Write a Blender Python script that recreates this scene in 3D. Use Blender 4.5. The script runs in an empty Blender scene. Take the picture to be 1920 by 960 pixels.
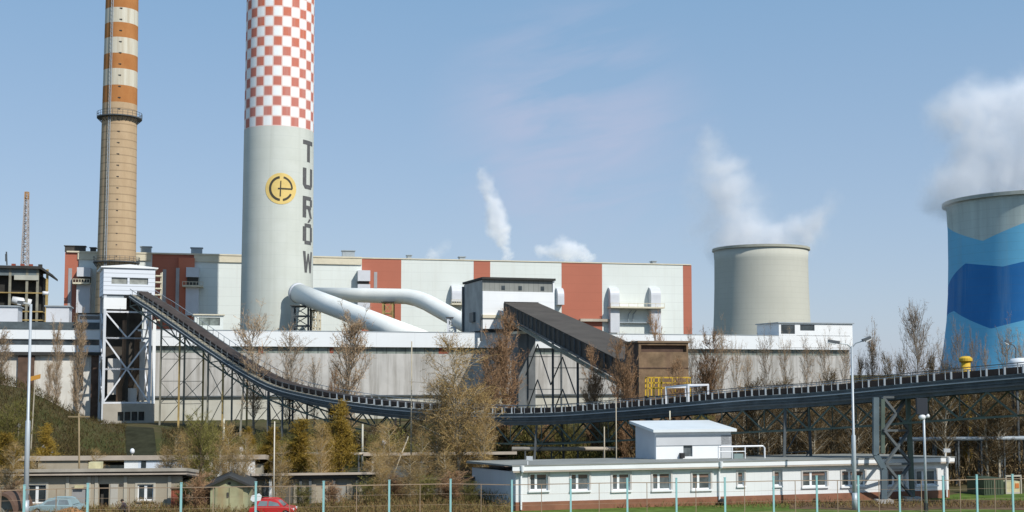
import bpy, math, random
from mathutils import Vector
R = math.radians
sc = bpy.context.scene
COL = sc.collection

# ------------------------------------------------------------------ camera, sky, sun
H = 9.8                       # camera height (m)
F = 2300.0                    # focal length in pixels of the 1920 px wide photograph
PITCH = R(3.8)
CY = 700 - F*math.tan(PITCH)  # principal row
cs, sn = math.cos(PITCH), math.sin(PITCH)
cam_d = bpy.data.cameras.new('camera')
cam = bpy.data.objects.new('camera', cam_d); COL.objects.link(cam)
cam.location = (0, 0, H)
cam.rotation_euler = (R(90)+PITCH, 0, 0)
cam_d.sensor_width = 36
cam_d.lens = F/1920*36
cam_d.shift_y = (CY-480)/1920
cam_d.clip_end = 6000
cam_d.clip_start = 1
sc.camera = cam

SUN_EL, SUN_AZ = 42, 137      # azimuth measured from +Y towards +X
w = bpy.data.worlds.new('World'); sc.world = w; w.use_nodes = True
nt = w.node_tree; nt.nodes.clear()
wo = nt.nodes.new('ShaderNodeOutputWorld'); bg = nt.nodes.new('ShaderNodeBackground')
sky = nt.nodes.new('ShaderNodeTexSky'); sky.sky_type = 'NISHITA'; sky.sun_disc = False
sky.sun_elevation = R(SUN_EL); sky.sun_rotation = R(SUN_AZ)
sky.altitude = 200; sky.air_density = 1.0; sky.dust_density = .6; sky.ozone_density = 2.0
# thin cirrus veil: part of the sky, by direction
tc = nt.nodes.new('ShaderNodeTexCoord')
mp = nt.nodes.new('ShaderNodeMapping'); mp.vector_type = 'TEXTURE'; mp.inputs['Rotation'].default_value = (0, R(-13), 0)
mp.inputs['Scale'].default_value = (.14, .3, .036)
nt.links.new(tc.outputs['Generated'], mp.inputs['Vector'])
nz = nt.nodes.new('ShaderNodeTexNoise'); nz.inputs['Scale'].default_value = 1.0; nz.inputs['Detail'].default_value = 4
nz.inputs['Roughness'].default_value = .55; nz.inputs['Distortion'].default_value = .5
nt.links.new(mp.outputs[0], nz.inputs['Vector'])
mr = nt.nodes.new('ShaderNodeMapRange'); mr.inputs[1].default_value = .38; mr.inputs[2].default_value = .62
nt.links.new(nz.outputs[0], mr.inputs[0])
ds = nt.nodes.new('ShaderNodeVectorMath'); ds.operation = 'DISTANCE'
ds.inputs[1].default_value = Vector((.05, 1, .2)).normalized()
nt.links.new(tc.outputs['Generated'], ds.inputs[0])
mr2 = nt.nodes.new('ShaderNodeMapRange'); mr2.interpolation_type = 'SMOOTHSTEP'
mr2.inputs[1].default_value = .135; mr2.inputs[2].default_value = .03; mr2.inputs[3].default_value = 0; mr2.inputs[4].default_value = .5
nt.links.new(ds.outputs['Value'], mr2.inputs[0])
mu = nt.nodes.new('ShaderNodeMath'); mu.operation = 'MULTIPLY'
nt.links.new(mr.outputs[0], mu.inputs[0]); nt.links.new(mr2.outputs[0], mu.inputs[1])
mx = nt.nodes.new('ShaderNodeMix'); mx.data_type = 'RGBA'
mx.inputs[7].default_value = (4.1, 4.3, 5.6, 1)
# milky spring air: the sky pales and turns lavender towards the horizon
sz = nt.nodes.new('ShaderNodeSeparateXYZ'); nt.links.new(tc.outputs['Generated'], sz.inputs[0])
me_ = nt.nodes.new('ShaderNodeMapRange'); me_.inputs[1].default_value = 0; me_.inputs[2].default_value = .34
nt.links.new(sz.outputs[2], me_.inputs[0])
hz_ = nt.nodes.new('ShaderNodeMix'); hz_.data_type = 'RGBA'
hz_.inputs[6].default_value = (3.55, 4.25, 5.5, 1); hz_.inputs[7].default_value = (1.75, 3.25, 5.1, 1)
nt.links.new(me_.outputs[0], hz_.inputs[0])
sk_ = nt.nodes.new('ShaderNodeMix'); sk_.data_type = 'RGBA'; sk_.inputs[0].default_value = .75
nt.links.new(sky.outputs[0], sk_.inputs[6]); nt.links.new(hz_.outputs[2], sk_.inputs[7])
nt.links.new(mu.outputs[0], mx.inputs[0]); nt.links.new(sk_.outputs[2], mx.inputs[6])
nt.links.new(mx.outputs[2], bg.inputs[0]); bg.inputs[1].default_value = .107
nt.links.new(bg.outputs[0], wo.inputs[0])
sd = bpy.data.lights.new('sun', 'SUN'); sun = bpy.data.objects.new('sun', sd); COL.objects.link(sun)
sd.energy = 3.8; sd.angle = R(.5); sd.color = (1, .95, .87)
sv = Vector((math.sin(R(SUN_AZ))*math.cos(R(SUN_EL)), math.cos(R(SUN_AZ))*math.cos(R(SUN_EL)), math.sin(R(SUN_EL))))
sun.rotation_euler = sv.to_track_quat('Z', 'Y').to_euler()
sun.location = (60, -40, 120)
vs = sc.view_settings; sc.display_settings.display_device = 'sRGB'
vs.view_transform = 'Standard'; vs.look = 'None'; vs.exposure = 0.25; vs.gamma = 1; vs.use_curve_mapping = False
sc.cycles.volume_bounces = 6
sc.cycles.volume_step_rate = .6
sc.cycles.max_bounces = 6

# ------------------------------------------------------------------ measuring helpers
def ray(px, py):
    a, b = (px-960)/F, (CY-py)/F
    return a, cs-b*sn, sn+b*cs
def P(px, py, Y):
    a, b, c = ray(px, py)
    return Vector((a*Y/b, Y, H+c*Y/b))
def ppm(d): return F/d

class Fac:
    """a facade line on the ground: u along, z up, d outwards (towards the viewer's side)"""
    def __init__(s, p0, p1):
        s.p = Vector((p0[0], p0[1])); e = Vector((p1[0]-p0[0], p1[1]-p0[1])); s.L = e.length
        s.e = e/s.L; s.n = Vector((s.e.y, -s.e.x))
    def u(s, px, py=700):
        a, b, _ = ray(px, py); k = a/b
        return (k*s.p.y-s.p.x)/(s.e.x-k*s.e.y)
    def Y(s, px, py=700): return s.p.y+s.u(px, py)*s.e.y
    def z(s, px, py): return P(px, py, s.Y(px, py)).z
    def pt(s, u, d, z):
        q = s.p+s.e*u+s.n*d
        return Vector((q.x, q.y, z))
    def box(s, mb, u0, u1, z0, z1, d0, d1):
        o = s.pt(u0, d0, z0)
        mb.obox(o, s.pt(u1, d0, z0)-o, s.pt(u0, d1, z0)-o, Vector((0, 0, z1-z0)))
    def wall(s, mb, u0, u1, z0, z1, d0, d1, holes):
        """wall with real openings; holes = (u0,u1,z0,z1)"""
        us = sorted(set([u0, u1]+[h[0] for h in holes]+[h[1] for h in holes]))
        for a, b in zip(us, us[1:]):
            hs = sorted([h for h in holes if h[0] <= a+1e-6 and h[1] >= b-1e-6], key=lambda h: h[2])
            z = z0
            for h in hs:
                if h[2] > z+1e-4: s.box(mb, a, b, z, h[2], d0, d1)
                z = h[3]
            if z < z1-1e-4: s.box(mb, a, b, z, z1, d0, d1)
def fac(x0, d0, x1, d1): return Fac(P(x0, 700, d0), P(x1, 700, d1))

class MB:
    def __init__(s): s.v = []; s.f = []
    def quad(s, a, b, c, d):
        i = len(s.v); s.v += [a, b, c, d]; s.f.append((i, i+1, i+2, i+3))
    def tri(s, a, b, c):
        i = len(s.v); s.v += [a, b, c]; s.f.append((i, i+1, i+2))
    def obox(s, o, a, b, c):
        i = len(s.v); o = Vector(o); a = Vector(a); b = Vector(b); c = Vector(c)
        if a.cross(b).dot(c) < 0: o = o+b; b = -b
        s.v += [o, o+a, o+a+b, o+b, o+c, o+a+c, o+a+b+c, o+b+c]
        for q in ((0, 3, 2, 1), (4, 5, 6, 7), (0, 1, 5, 4), (1, 2, 6, 5), (2, 3, 7, 6), (3, 0, 4, 7)):
            s.f.append(tuple(i+k for k in q))
    def box(s, x0, x1, y0, y1, z0, z1): s.obox((x0, y0, z0), (x1-x0, 0, 0), (0, y1-y0, 0), (0, 0, z1-z0))
    def bar(s, p, q, w, h=None, up=(0, 0, 1)):
        p = Vector(p); q = Vector(q); h = h or w; a = q-p
        if a.length < 1e-5: return
        t = a.normalized(); up = Vector(up)
        if abs(t.dot(up)) > .97: up = Vector((1, 0, 0))
        x = t.cross(up).normalized(); y = x.cross(t)
        s.obox(p-x*w/2-y*h/2, a, x*w, y*h)
    def tube(s, pts, rad, n=8, cap=True):
        pts = [Vector(p) for p in pts]
        if not isinstance(rad, (list, tuple)): rad = [rad]*len(pts)
        i0 = len(s.v); px = None
        for k, p in enumerate(pts):
            t = (pts[min(k+1, len(pts)-1)]-pts[max(k-1, 0)]).normalized()
            if px is None:
                up = Vector((0, 0, 1)) if abs(t.z) < .9 else Vector((1, 0, 0))
                x = t.cross(up).normalized()
            else: x = (px-t*px.dot(t)).normalized()
            px = x; y = t.cross(x)
            for j in range(n):
                a = 2*math.pi*j/n
                s.v.append(p+(x*math.cos(a)+y*math.sin(a))*rad[k])
        for k in range(len(pts)-1):
            for j in range(n):
                a = i0+k*n+j; b = i0+k*n+(j+1) % n
                s.f.append((a, b, b+n, a+n))
        if cap:
            s.f.append(tuple(i0+j for j in range(n))[::-1]); m = i0+(len(pts)-1)*n
            s.f.append(tuple(m+j for j in range(n)))
    def lathe(s, prof, n, c=(0, 0, 0), cap=False):
        i0 = len(s.v); c = Vector(c)
        for r, z in prof:
            for j in range(n):
                a = 2*math.pi*j/n; s.v.append(c+Vector((r*math.cos(a), r*math.sin(a), z)))
        for k in range(len(prof)-1):
            for j in range(n):
                a = i0+k*n+j; b = i0+k*n+(j+1) % n
                s.f.append((a, b, b+n, a+n))
        if cap:
            s.f.append(tuple(i0+j for j in range(n))[::-1]); m = i0+(len(prof)-1)*n
            s.f.append(tuple(m+j for j in range(n)))
    def prism(s, pts, off):
        """polygon pts extruded by off"""
        off = Vector(off); pts = [Vector(p) for p in pts]; n = len(pts); i = len(s.v)
        s.v += pts+[p+off for p in pts]
        s.f.append(tuple(range(i, i+n))[::-1]); s.f.append(tuple(range(i+n, i+2*n)))
        for k in range(n): s.f.append((i+k, i+(k+1) % n, i+n+(k+1) % n, i+n+k))
    def ball(s, c, r, n=8, m=6, sq=(1, 1, 1)):
        c = Vector(c); i0 = len(s.v)
        for k in range(m+1):
            t = math.pi*k/m
            for j in range(n):
                a = 2*math.pi*j/n
                s.v.append(c+Vector((r*sq[0]*math.sin(t)*math.cos(a), r*sq[1]*math.sin(t)*math.sin(a), -r*sq[2]*math.cos(t))))
        for k in range(m):
            for j in range(n):
                a = i0+k*n+j; b = i0+k*n+(j+1) % n
                s.f.append((a, b, b+n, a+n))
    def build(s, name, mat, parent=None, smooth=False, label=None):
        """world coordinates in; local to the root thing's base out"""
        org = Vector((0, 0, 0))
        if parent is not None:
            r = parent
            while r.parent is not None: r = r.parent
            org = r.location.copy()
        elif s.v:
            xs = [p[0] for p in s.v]; ys = [p[1] for p in s.v]; zs = [p[2] for p in s.v]
            org = Vector(((min(xs)+max(xs))/2, (min(ys)+max(ys))/2, min(zs)))
        me = bpy.data.meshes.new(name)
        me.from_pydata([tuple(Vector(p)-org) for p in s.v], [], s.f)
        if mat: me.materials.append(mat)
        if smooth:
            me.polygons.foreach_set('use_smooth', [True]*len(me.polygons))
        o = bpy.data.objects.new(name, me); COL.objects.link(o)
        if parent is not None: o.parent = parent
        else: o.location = org
        if label: o['label'] = label
        return o

def tag(o, label=None, cat=None, group=None, kind=None):
    if label: o['label'] = label
    if cat: o['category'] = cat
    if group: o['group'] = group
    if kind: o['kind'] = kind
    return o
def thing(name, label, cat, loc, group=None):
    o = bpy.data.objects.new(name, None); COL.objects.link(o); o.location = loc
    o.empty_display_size = .3
    return tag(o, label, cat, group)

# ------------------------------------------------------------------ materials
def nodes(m):
    m.use_nodes = True; t = m.node_tree
    return t, t.nodes['Principled BSDF'], t.nodes.new, t.links.new
def mathn(t, op, a, b=None, c=None):
    n = t.nodes.new('ShaderNodeMath'); n.operation = op
    for i, x in enumerate((a, b, c)):
        if x is None: continue
        if isinstance(x, (int, float)): n.inputs[i].default_value = x
        else: t.links.new(x, n.inputs[i])
    return n.outputs[0]
def mixc(t, fac, a, b):
    n = t.nodes.new('ShaderNodeMix'); n.data_type = 'RGBA'
    for i, x in ((0, fac), (6, a), (7, b)):
        if isinstance(x, tuple): n.inputs[i].default_value = (*x[:3], 1)
        elif isinstance(x, (int, float)): n.inputs[i].default_value = x
        else: t.links.new(x, n.inputs[i])
    return n.outputs[2]
def noise(t, scale, stretch=(1, 1, 1), detail=4, rough=.6):
    tc = t.nodes.new('ShaderNodeTexCoord'); mp = t.nodes.new('ShaderNodeMapping')
    mp.inputs['Scale'].default_value = stretch
    t.links.new(tc.outputs['Object'], mp.inputs[0])
    n = t.nodes.new('ShaderNodeTexNoise'); n.inputs['Scale'].default_value = scale
    n.inputs['Detail'].default_value = detail; n.inputs['Roughness'].default_value = rough
    t.links.new(mp.outputs[0], n.inputs['Vector'])
    return n.outputs[0]
def ramp01(t, x, a, b):
    n = t.nodes.new('ShaderNodeMapRange'); n.inputs[1].default_value = a; n.inputs[2].default_value = b
    t.links.new(x, n.inputs[0]); return n.outputs[0]
def dim(c, k): return tuple(min(1, x*k) for x in c)
MATS = {}
def M(name, col, rough=.75, var=.12, scale=.6, streak=0., dirt=(.16, .13, .1), metal=0., lines=None, linek=.85, spec=.35, slo=.5):
    if name in MATS: return MATS[name]
    m = bpy.data.materials.new(name); t, bs, new, link = nodes(m)
    c = mixc(t, ramp01(t, noise(t, scale), .3, .7), dim(col, 1-var), dim(col, 1+var))
    if streak:
        s = noise(t, 1.0, (1.1, 1.1, .07), 5, .65)
        c = mixc(t, mathn(t, 'MULTIPLY', ramp01(t, s, slo, slo+.28), streak), c, dirt)
    if lines:                                   # panel or plank joints: (axis, spacing, width)
        ax, sp, wd = lines
        tc = new('ShaderNodeTexCoord'); sx = new('ShaderNodeSeparateXYZ'); link(tc.outputs['Object'], sx.inputs[0])
        fr = mathn(t, 'PINGPONG', sx.outputs[ax], sp/2)
        c = mixc(t, mathn(t, 'LESS_THAN', fr, wd/2), c, dim(col, linek))
    link(c, bs.inputs['Base Color'])
    bs.inputs['Roughness'].default_value = rough; bs.inputs['Metallic'].default_value = metal
    bs.inputs['Specular IOR Level'].default_value = spec
    MATS[name] = m; return m
def glass(name, col, rough=.12):
    m = bpy.data.materials.new(name); t, bs, new, link = nodes(m)
    c = mixc(t, ramp01(t, noise(t, .9), .35, .65), dim(col, .6), dim(col, 1.5))
    link(c, bs.inputs['Base Color']); bs.inputs['Roughness'].default_value = rough
    bs.inputs['Specular IOR Level'].default_value = .6
    MATS[name] = m; return m
def leafmat(name, cols, rough=.9):
    """twig and bud colours, varied island by island"""
    m = bpy.data.materials.new(name); t, bs, new, link = nodes(m)
    g = new('ShaderNodeNewGeometry'); r = new('ShaderNodeValToRGB')
    link(g.outputs['Random Per Island'], r.inputs[0])
    r.color_ramp.elements.remove(r.color_ramp.elements[1])
    r.color_ramp.elements[0].position = 0; r.color_ramp.elements[0].color = (*cols[0], 1)
    for i, c in enumerate(cols[1:], 1):
        e = r.color_ramp.elements.new(i/(len(cols)-1)); e.color = (*c, 1)
    oi = new('ShaderNodeObjectInfo')
    hs = new('ShaderNodeHueSaturation'); link(r.outputs[0], hs.inputs['Color'])
    link(ramp01x(t, oi.outputs['Random'], .75, 1.25), hs.inputs['Value'])
    link(hs.outputs[0], bs.inputs['Base Color'])
    bs.inputs['Roughness'].default_value = rough; bs.inputs['Specular IOR Level'].default_value = .15
    return m
def ramp01x(t, x, a, b):
    n = t.nodes.new('ShaderNodeMapRange'); n.inputs[3].default_value = a; n.inputs[4].default_value = b
    t.links.new(x, n.inputs[0]); return n.outputs[0]

white_clad = M('white_cladding', (.66, .70, .67), .55, .05, .05, .28, (.50, .50, .45), lines=(2, 2.2, .12), linek=.9)
red_clad = M('red_cladding', (.40, .13, .08), .6, .06, .08, .12, (.3, .12, .08), lines=(2, 2.2, .10), linek=.9)
cream = M('cream_trim', (.62, .57, .44), .6, .08)
grey_duct = M('grey_duct', (.56, .58, .62), .5, .06, .4, .12, (.4, .4, .4))
dark_gap = M('dark_recess', (.06, .055, .05), .8)
white_fascia = M('white_fascia', (.72, .75, .77), .55, .03, .08, .10, (.55, .55, .52), lines=(0, 6.0, .08), linek=.9)
concrete_wall = M('concrete_wall', (.46, .45, .43), .85, .16, .22, .8, (.22, .205, .18), lines=(0, 6.0, .08), linek=.84, slo=.42)
pale_wall = M('pale_wall', (.48, .47, .41), .85, .10, .25, .35, (.3, .27, .22))
left_wall = M('left_panel_wall', (.62, .60, .55), .8, .12, .25, .75, (.28, .22, .17), slo=.42)
steel_dark = M('dark_steel', (.085, .098, .105), .6, .25, .8, .3, (.10, .06, .04))
steel_grey = M('grey_steel', (.30, .34, .37), .5, .12, 1.)
steel_blue = M('blue_grey_steel', (.075, .095, .105), .55, .3, .9, .5, (.07, .07, .07))
steel_green = M('green_grey_steel', (.085, .115, .095), .6, .2, .8, .25, (.10, .07, .05))
steel_white = M('white_steel', (.66, .68, .72), .5, .08, .8, .2, (.4, .38, .35))
white_paint = M('white_paint', (.76, .78, .79), .6, .05, .5, .12, (.55, .53, .5))
white_house = M('white_house_cladding', (.78, .80, .81), .55, .04, .15, .10, (.5, .5, .48), lines=(2, 1.3, .05), linek=.9)
rust_yellow = M('yellow_rust_steel', (.36, .26, .10), .7, .3, .9, .3, (.12, .06, .03))
roof_felt = M('roof_felt', (.24, .245, .225), .9, .2, .4)
roof_dark = M('dark_roof', (.04, .04, .038), .9, .2, .5)
gallery_top = M('gallery_sheet', (.088, .078, .068), .9, .18, .25, .25, (.13, .10, .08), spec=.1)
gallery_side = M('gallery_side', (.042, .042, .038), .75, .35, .5, .4, (.15, .12, .09))
brick_brown = M('brown_brick', (.20, .135, .08), .9, .4, .9, .6, (.12, .07, .05))
brick_dark = M('dark_brick', (.10, .062, .045), .9, .35, .9)
plinth_red = M('red_brown_plinth', (.235, .105, .062), .85, .2, .9)
beige_wall = M('beige_render', (.37, .325, .25), .9, .12, .5, .35, (.24, .2, .15))
beige_dirty = M('dirty_render', (.30, .265, .21), .9, .2, .5, .5, (.16, .13, .1))
pink_edge = M('weathered_fascia', (.42, .36, .30), .85, .15, .6)
teal = M('teal_paint', (.30, .56, .56), .5, .08, .8)
wire_mat = M('rusty_wire', (.30, .22, .15), .8, .2)
pole_grey = M('pole_grey', (.42, .46, .49), .45, .08, 1., metal=.2)
pole_dull = M('pole_concrete', (.42, .37, .28), .8, .15)
green_wall = M('green_render', (.32, .33, .20), .9, .2, .7, .5, (.35, .2, .1))
red_door = M('rust_red_door', (.25, .065, .04), .8, .2)
pipe_beige = M('pipe_cladding', (.42, .37, .30), .6, .15, .4, .3, (.25, .2, .15))
win_glass = glass('window_glass', (.10, .115, .12))
win_dark = glass('dark_glass', (.035, .045, .05))
win_band = M('clerestory_glass', (.19, .22, .20), .35, .5, .8, .4, (.10, .11, .10), lines=(0, 1.5, .16), linek=.5)
car_red = M('car_red', (.48, .03, .03), .25, .05, spec=.6)
car_teal = M('car_pale_blue', (.25, .34, .36), .3, .05, spec=.6)
rubber = M('rubber', (.025, .025, .025), .8)
lamp_white = M('lamp_white', (.7, .72, .74), .4, .05)
yellow_paint = M('yellow_paint', (.62, .40, .04), .55, .12)
yellow_wall = M('yellow_wall', (.58, .48, .20), .8, .1)
box_green = M('dark_green_paint', (.06, .085, .05), .6, .2)
box_cream = M('cream_paint', (.5, .46, .28), .7, .2, 1.2, .4, (.4, .18, .06))
skin = M('skin', (.45, .28, .2), .6); cloth_dark = M('dark_cloth', (.035, .035, .045), .9)
hair_mat = M('hair_brown', (.04, .028, .02), .8)
orange_soil = M('rust_soil', (.33, .17, .07), .95, .4, 2.)

# ------------------------------------------------------------------ ground
def smooth(x, a, b):
    t = max(0, min(1, (x-a)/(b-a))); return t*t*(3-2*t)
PLATEAU = 2.6
def gz(x, y):
    z = PLATEAU*smooth(y, 147, 162)
    z += 6.6*smooth(-x, 51.5, 64.5)*smooth(y, 128, 150)*(1-smooth(y, 156, 170))
    z += .25*(math.sin(x*.31+y*.17)*math.sin(y*.23-x*.11))*smooth(y, 100, 112)*(1-smooth(y, 175, 190))
    return z
gm = bpy.data.materials.new('ground_cover'); t, bs, new, link = nodes(gm)
n1 = noise(t, .09, detail=6); n2 = noise(t, 1.3, detail=5); n3 = noise(t, .35, (1, 1, 1), 5)
c = mixc(t, ramp01(t, n1, .40, .58), (.105, .078, .042), (.056, .064, .024))
c = mixc(t, ramp01(t, n3, .45, .7), c, (.115, .085, .05))
c = mixc(t, ramp01(t, n2, .35, .8), c, (.06, .058, .022))
link(c, bs.inputs['Base Color']); bs.inputs['Roughness'].default_value = 1; bs.inputs['Specular IOR Level'].default_value = .1
mb = MB()
ys = [-60, 0, 40, 60]+[70+3*i for i in range(45)]+[210, 240, 300, 400, 600, 1000, 2000, 5000]
xs = [-5000, -2000, -800, -300, -150, -110]+[-90+3*i for i in range(61)]+[110, 150, 300, 800, 2000, 5000]
for yy in ys:
    for xx in xs: mb.v.append(Vector((xx, yy, gz(xx, yy))))
nx = len(xs)
for j in range(len(ys)-1):
    for i in range(nx-1):
        a = j*nx+i; mb.f.append((a, a+1, a+nx+1, a+nx))
g = mb.build('ground', gm, None, True); g['kind'] = 'structure'

grass_m = M('short_grass', (.088, .135, .028), 1, .3, .8, spec=.1)
track_m = M('brown_soil', (.125, .082, .052), 1, .25, .9, spec=.1)
def strip(name, pts0, pts1, z, mat):
    mb = MB(); n = len(pts0)
    for a, b in zip(pts0, pts1): mb.v += [Vector((*a, z)), Vector((*b, z))]
    for i in range(n-1): mb.f.append((2*i, 2*i+2, 2*i+3, 2*i+1))
    o = mb.build(name, mat); o['kind'] = 'structure'; return o
def gp(px, py): q = P(px, py, 1); Y = H/(H-q.z); v = P(px, py, Y); return (v.x, v.y)
strip('grass_verge', [gp(x, 985) for x in range(900, 2050, 100)], [gp(x, 925 if x > 1780 else 950-(x-1000)*.012) for x in range(900, 2050, 100)], .004, grass_m)
strip('soil_track', [gp(x, 956+math.sin(x*.02)*1.5) for x in range(1480, 2050, 50)], [gp(x, 939+math.sin(x*.013)*1.5) for x in range(1480, 2050, 50)], .008, track_m)

def draped(name, quad, mat, n=10):
    mb = MB(); A, B, C, D = [Vector((*q, 0)) for q in quad]
    for j in range(n+1):
        for i in range(n+1):
            p = A.lerp(B, i/n).lerp(D.lerp(C, i/n), j/n); mb.v.append(Vector((p.x, p.y, gz(p.x, p.y)+.09)))
    for j in range(n):
        for i in range(n): a = j*(n+1)+i; mb.f.append((a, a+1, a+n+2, a+n+1))
    o = mb.build(name, mat); o['kind'] = 'structure'; return o
pq = lambda px, d: ((px-960)/F*d, d)
draped('dark_bank_patch', [pq(246, 141), pq(304, 141), pq(290, 164), pq(236, 164)], M('dark_patch', (.035, .036, .022), 1, .3, .8, spec=.05))  # plain dark patch draped over the bank

# ------------------------------------------------------------------ bunker hall (long white and concrete building)
GB = 1.8
fb = fac(290, 187, 1600, 220)
U = fb.u
def bz(px, py): return fb.z(px, py)
zt = bz(900, 624.5); zf0 = bz(900, 652); zw = bz(900, 664); zl = bz(900, 741)
uL, uM, uR = U(-60), U(190), U(1592)
hall = thing('bunker_hall', 'long grey concrete bunker hall with white fascia running behind the conveyors', 'building', fb.pt((uL+uR)/2, 0, GB))
mb = MB(); fb.wall(mb, uM, uR, zl, zw, -1, 0, []); mb.build('upper_wall', concrete_wall, hall)
# small openings along the foot of the wall
holes = []
for px in range(440, 660, 24):
    a = U(px); holes.append((a, a+.75, bz(500, 797), bz(500, 786)))
mb = MB(); fb.wall(mb, uM, uR, GB, zl, -1.1, -.06, holes); mb.build('lower_wall', pale_wall, hall)
mb = MB(); fb.box(mb, uM, uR, zl-.12, zl+.12, -.05, .35); mb.build('ledge', steel_dark, hall)
for h in holes:
    mb = MB(); fb.box(mb, h[0]-.1, h[1]+.1, h[2]-.1, h[3]+.1, -1.0, -.7); mb.build('foot_window', win_dark, hall)
mb = MB(); fb.box(mb, uM, uR, zw, zf0, -1, -.25)
mb.build('clerestory', win_band, hall)
for px, k in ((484, 6), (618, 5), (823, 9), (835, 5)):
    mb = MB(); a = U(px); fb.box(mb, a, a+k*.12, zw+.05, zf0-.05, -.24, -.2); mb.build('rusty_panel', red_door, hall)
mb = MB(); fb.box(mb, uM, uR, zf0, zt, -1.2, .45); mb.build('fascia', white_fascia, hall)
mb = MB(); fb.box(mb, uM, uR, zt, zt+.12, -1.25, .5); mb.build('roof_edge', steel_grey, hall)
mb = MB(); fb.box(mb, uM, uR, zt-.5, zt-.2, -24, -1.21); mb.build('roof', roof_felt, hall)
mb = MB(); fb.box(mb, uM-.3, uM, GB, zt-.6, -24, -1.3); fb.box(mb, uR, uR+.3, GB, zt-.6, -24, -.3); mb.build('end_wall', concrete_wall, hall)
# darker glazed left wing
wing = thing('hall_wing', 'left wing of the hall with white strips, dark glazing and stained pale panels', 'building', fb.pt((uL+uM)/2, 0, GB))
def wz(py): return bz(90, py)
mb = MB(); fb.box(mb, uL, uM, wz(617), wz(604), -1.2, .5); mb.build('parapet', steel_blue, wing)
mb = MB(); fb.box(mb, uL, uM, wz(636), wz(617), -1.2, .35); mb.build('upper_fascia', white_fascia, wing)
mb = MB(); fb.box(mb, uL, uM, wz(647), wz(636), -1.2, .05); mb.build('clerestory', win_dark, wing)
mb = MB(); fb.box(mb, uL, uM, wz(660), wz(647), -1.2, .35); mb.build('lower_fascia', white_fascia, wing)
mb = MB(); fb.box(mb, uL, uM, wz(666), wz(660), -1.2, .6); mb.build('canopy', roof_dark, wing)
wh = [(U(148), U(156), wz(733), wz(686))]
mb = MB(); fb.wall(mb, uL, uM, GB, wz(666), -1, -.2, wh); mb.build('panel_wall', left_wall, wing)
mb = MB(); fb.box(mb, wh[0][0]-.1, wh[0][1]+.1, wh[0][2]-.1, wh[0][3]+.1, -.9, -.6); mb.build('window', win_dark, wing)
for px, wd in ((44, 1.6), (60, .6), (178, 1.1), (-20, 1.)):
    mb = MB(); a = U(px); fb.box(mb, a-wd/2, a+wd/2, GB, wz(667), -.18, .25); mb.build('column', brick_dark, wing)
mb = MB(); fb.box(mb, uL, uM, wz(604)-.3, wz(604)-.05, -24, -1.21); mb.build('roof', roof_felt, wing)
mb = MB(); fb.box(mb, uL-.3, uL, GB, wz(604)-.4, -24, -1.2); mb.build('end_wall', left_wall, wing)

# penthouses on the hall roof
def roof_house(name, label, x0, x1, yt, yb, depth, back, mat, windows=(), roofm=None, ref=fb, eave=.25, wmat=None):
    a, b = ref.u(x0), ref.u(x1); z0 = ref.z((x0+x1)/2, yb); z1 = ref.z((x0+x1)/2, yt)
    o = thing(name, label, 'roof cabin', ref.pt((a+b)/2, back, z0))
    hs = [(ref.u(p[0]), ref.u(p[1]), ref.z(p[0], p[3]), ref.z(p[0], p[2])) for p in windows]
    mb = MB(); ref.wall(mb, a, b, z0, z1, back-.25, back, hs)
    ref.box(mb, a, a+.25, z0, z1, back-depth, back-.25); ref.box(mb, b-.25, b, z0, z1, back-depth, back-.25)
    ref.box(mb, a, b, z0, z1, back-depth-.25, back-depth); mb.build('wall', mat, o)
    mb = MB(); ref.box(mb, a-eave, b+eave, z1, z1+.18, back-depth-.4, back+eave); mb.build('roof', roofm or steel_grey, o)
    for h in hs:
        mb = MB(); ref.box(mb, h[0]-.05, h[1]+.05, h[2]-.05, h[3]+.05, back-.2, back-.12); mb.build('window', wmat or win_dark, o)
    return o
roof_house('roof_penthouse', 'white penthouse with dark corner windows on the right end of the hall roof', 1459, 1597, 607, 652, 8, .5, white_house, [(1463, 1489, 609, 626), (1499, 1526, 609, 620)])
roof_house('roof_penthouse', 'low cream penthouse with long louvred window left of the checkered chimney', 364, 418, 590, 620, 6, -2, white_clad, [(372, 412, 594, 609)], cream, wmat=win_band)
roof_house('roof_penthouse', 'white plant cabin on the hall wing roof at the photo edge', -20, 26, 573, 606, 6, -3, grey_duct)
roof_house('roof_penthouse', 'white plant cabin on the hall wing roof left of the red corner', 80, 124, 573, 606, 6, -3, grey_duct)
roof_house('roof_penthouse', 'low blue and white cabin on the wing roof under the striped chimney', 143, 191, 588, 606, 6, -2, white_fascia, [(146, 189, 591, 598)], roof_dark)

# ------------------------------------------------------------------ boiler house
fh = fac(120, 285, 1295, 319)
bh = thing('boiler_house', 'huge white boiler house with red vertical stripes and outside ducts', 'building', fh.pt(fh.L/2, 0, GB))
bt = fh.z(600, 483)
def stripe(x0, x1, mat, name, d0=0, top=None):
    mb = MB(); fh.box(mb, fh.u(x0, 560), fh.u(x1, 560), GB, top or bt, -1.5, d0); return mb.build(name, mat, bh)
edges = [(120, 146, red_clad), (146, 284, white_clad), (284, 364, red_clad), (364, 678, white_clad), (678, 752, red_clad), (752, 888, white_clad),
         (888, 919, red_clad), (919, 1053, white_clad), (1053, 1129, red_clad), (1129, 1281, white_clad), (1281, 1297, red_clad)]
for i, (a, b, m) in enumerate(edges):
    stripe(a, b, m, 'red_stripe' if m is red_clad else 'white_wall', .03 if m is red_clad else 0)
mb = MB(); fh.box(mb, fh.u(334, 560), fh.u(364, 560), GB, bt-.8, .035, .9); mb.build('red_pier', M('light_red_cladding', (.50, .155, .085), .6, .06, .1), bh)
mb = MB(); ua, ub = fh.u(120), fh.u(1297)
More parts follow.
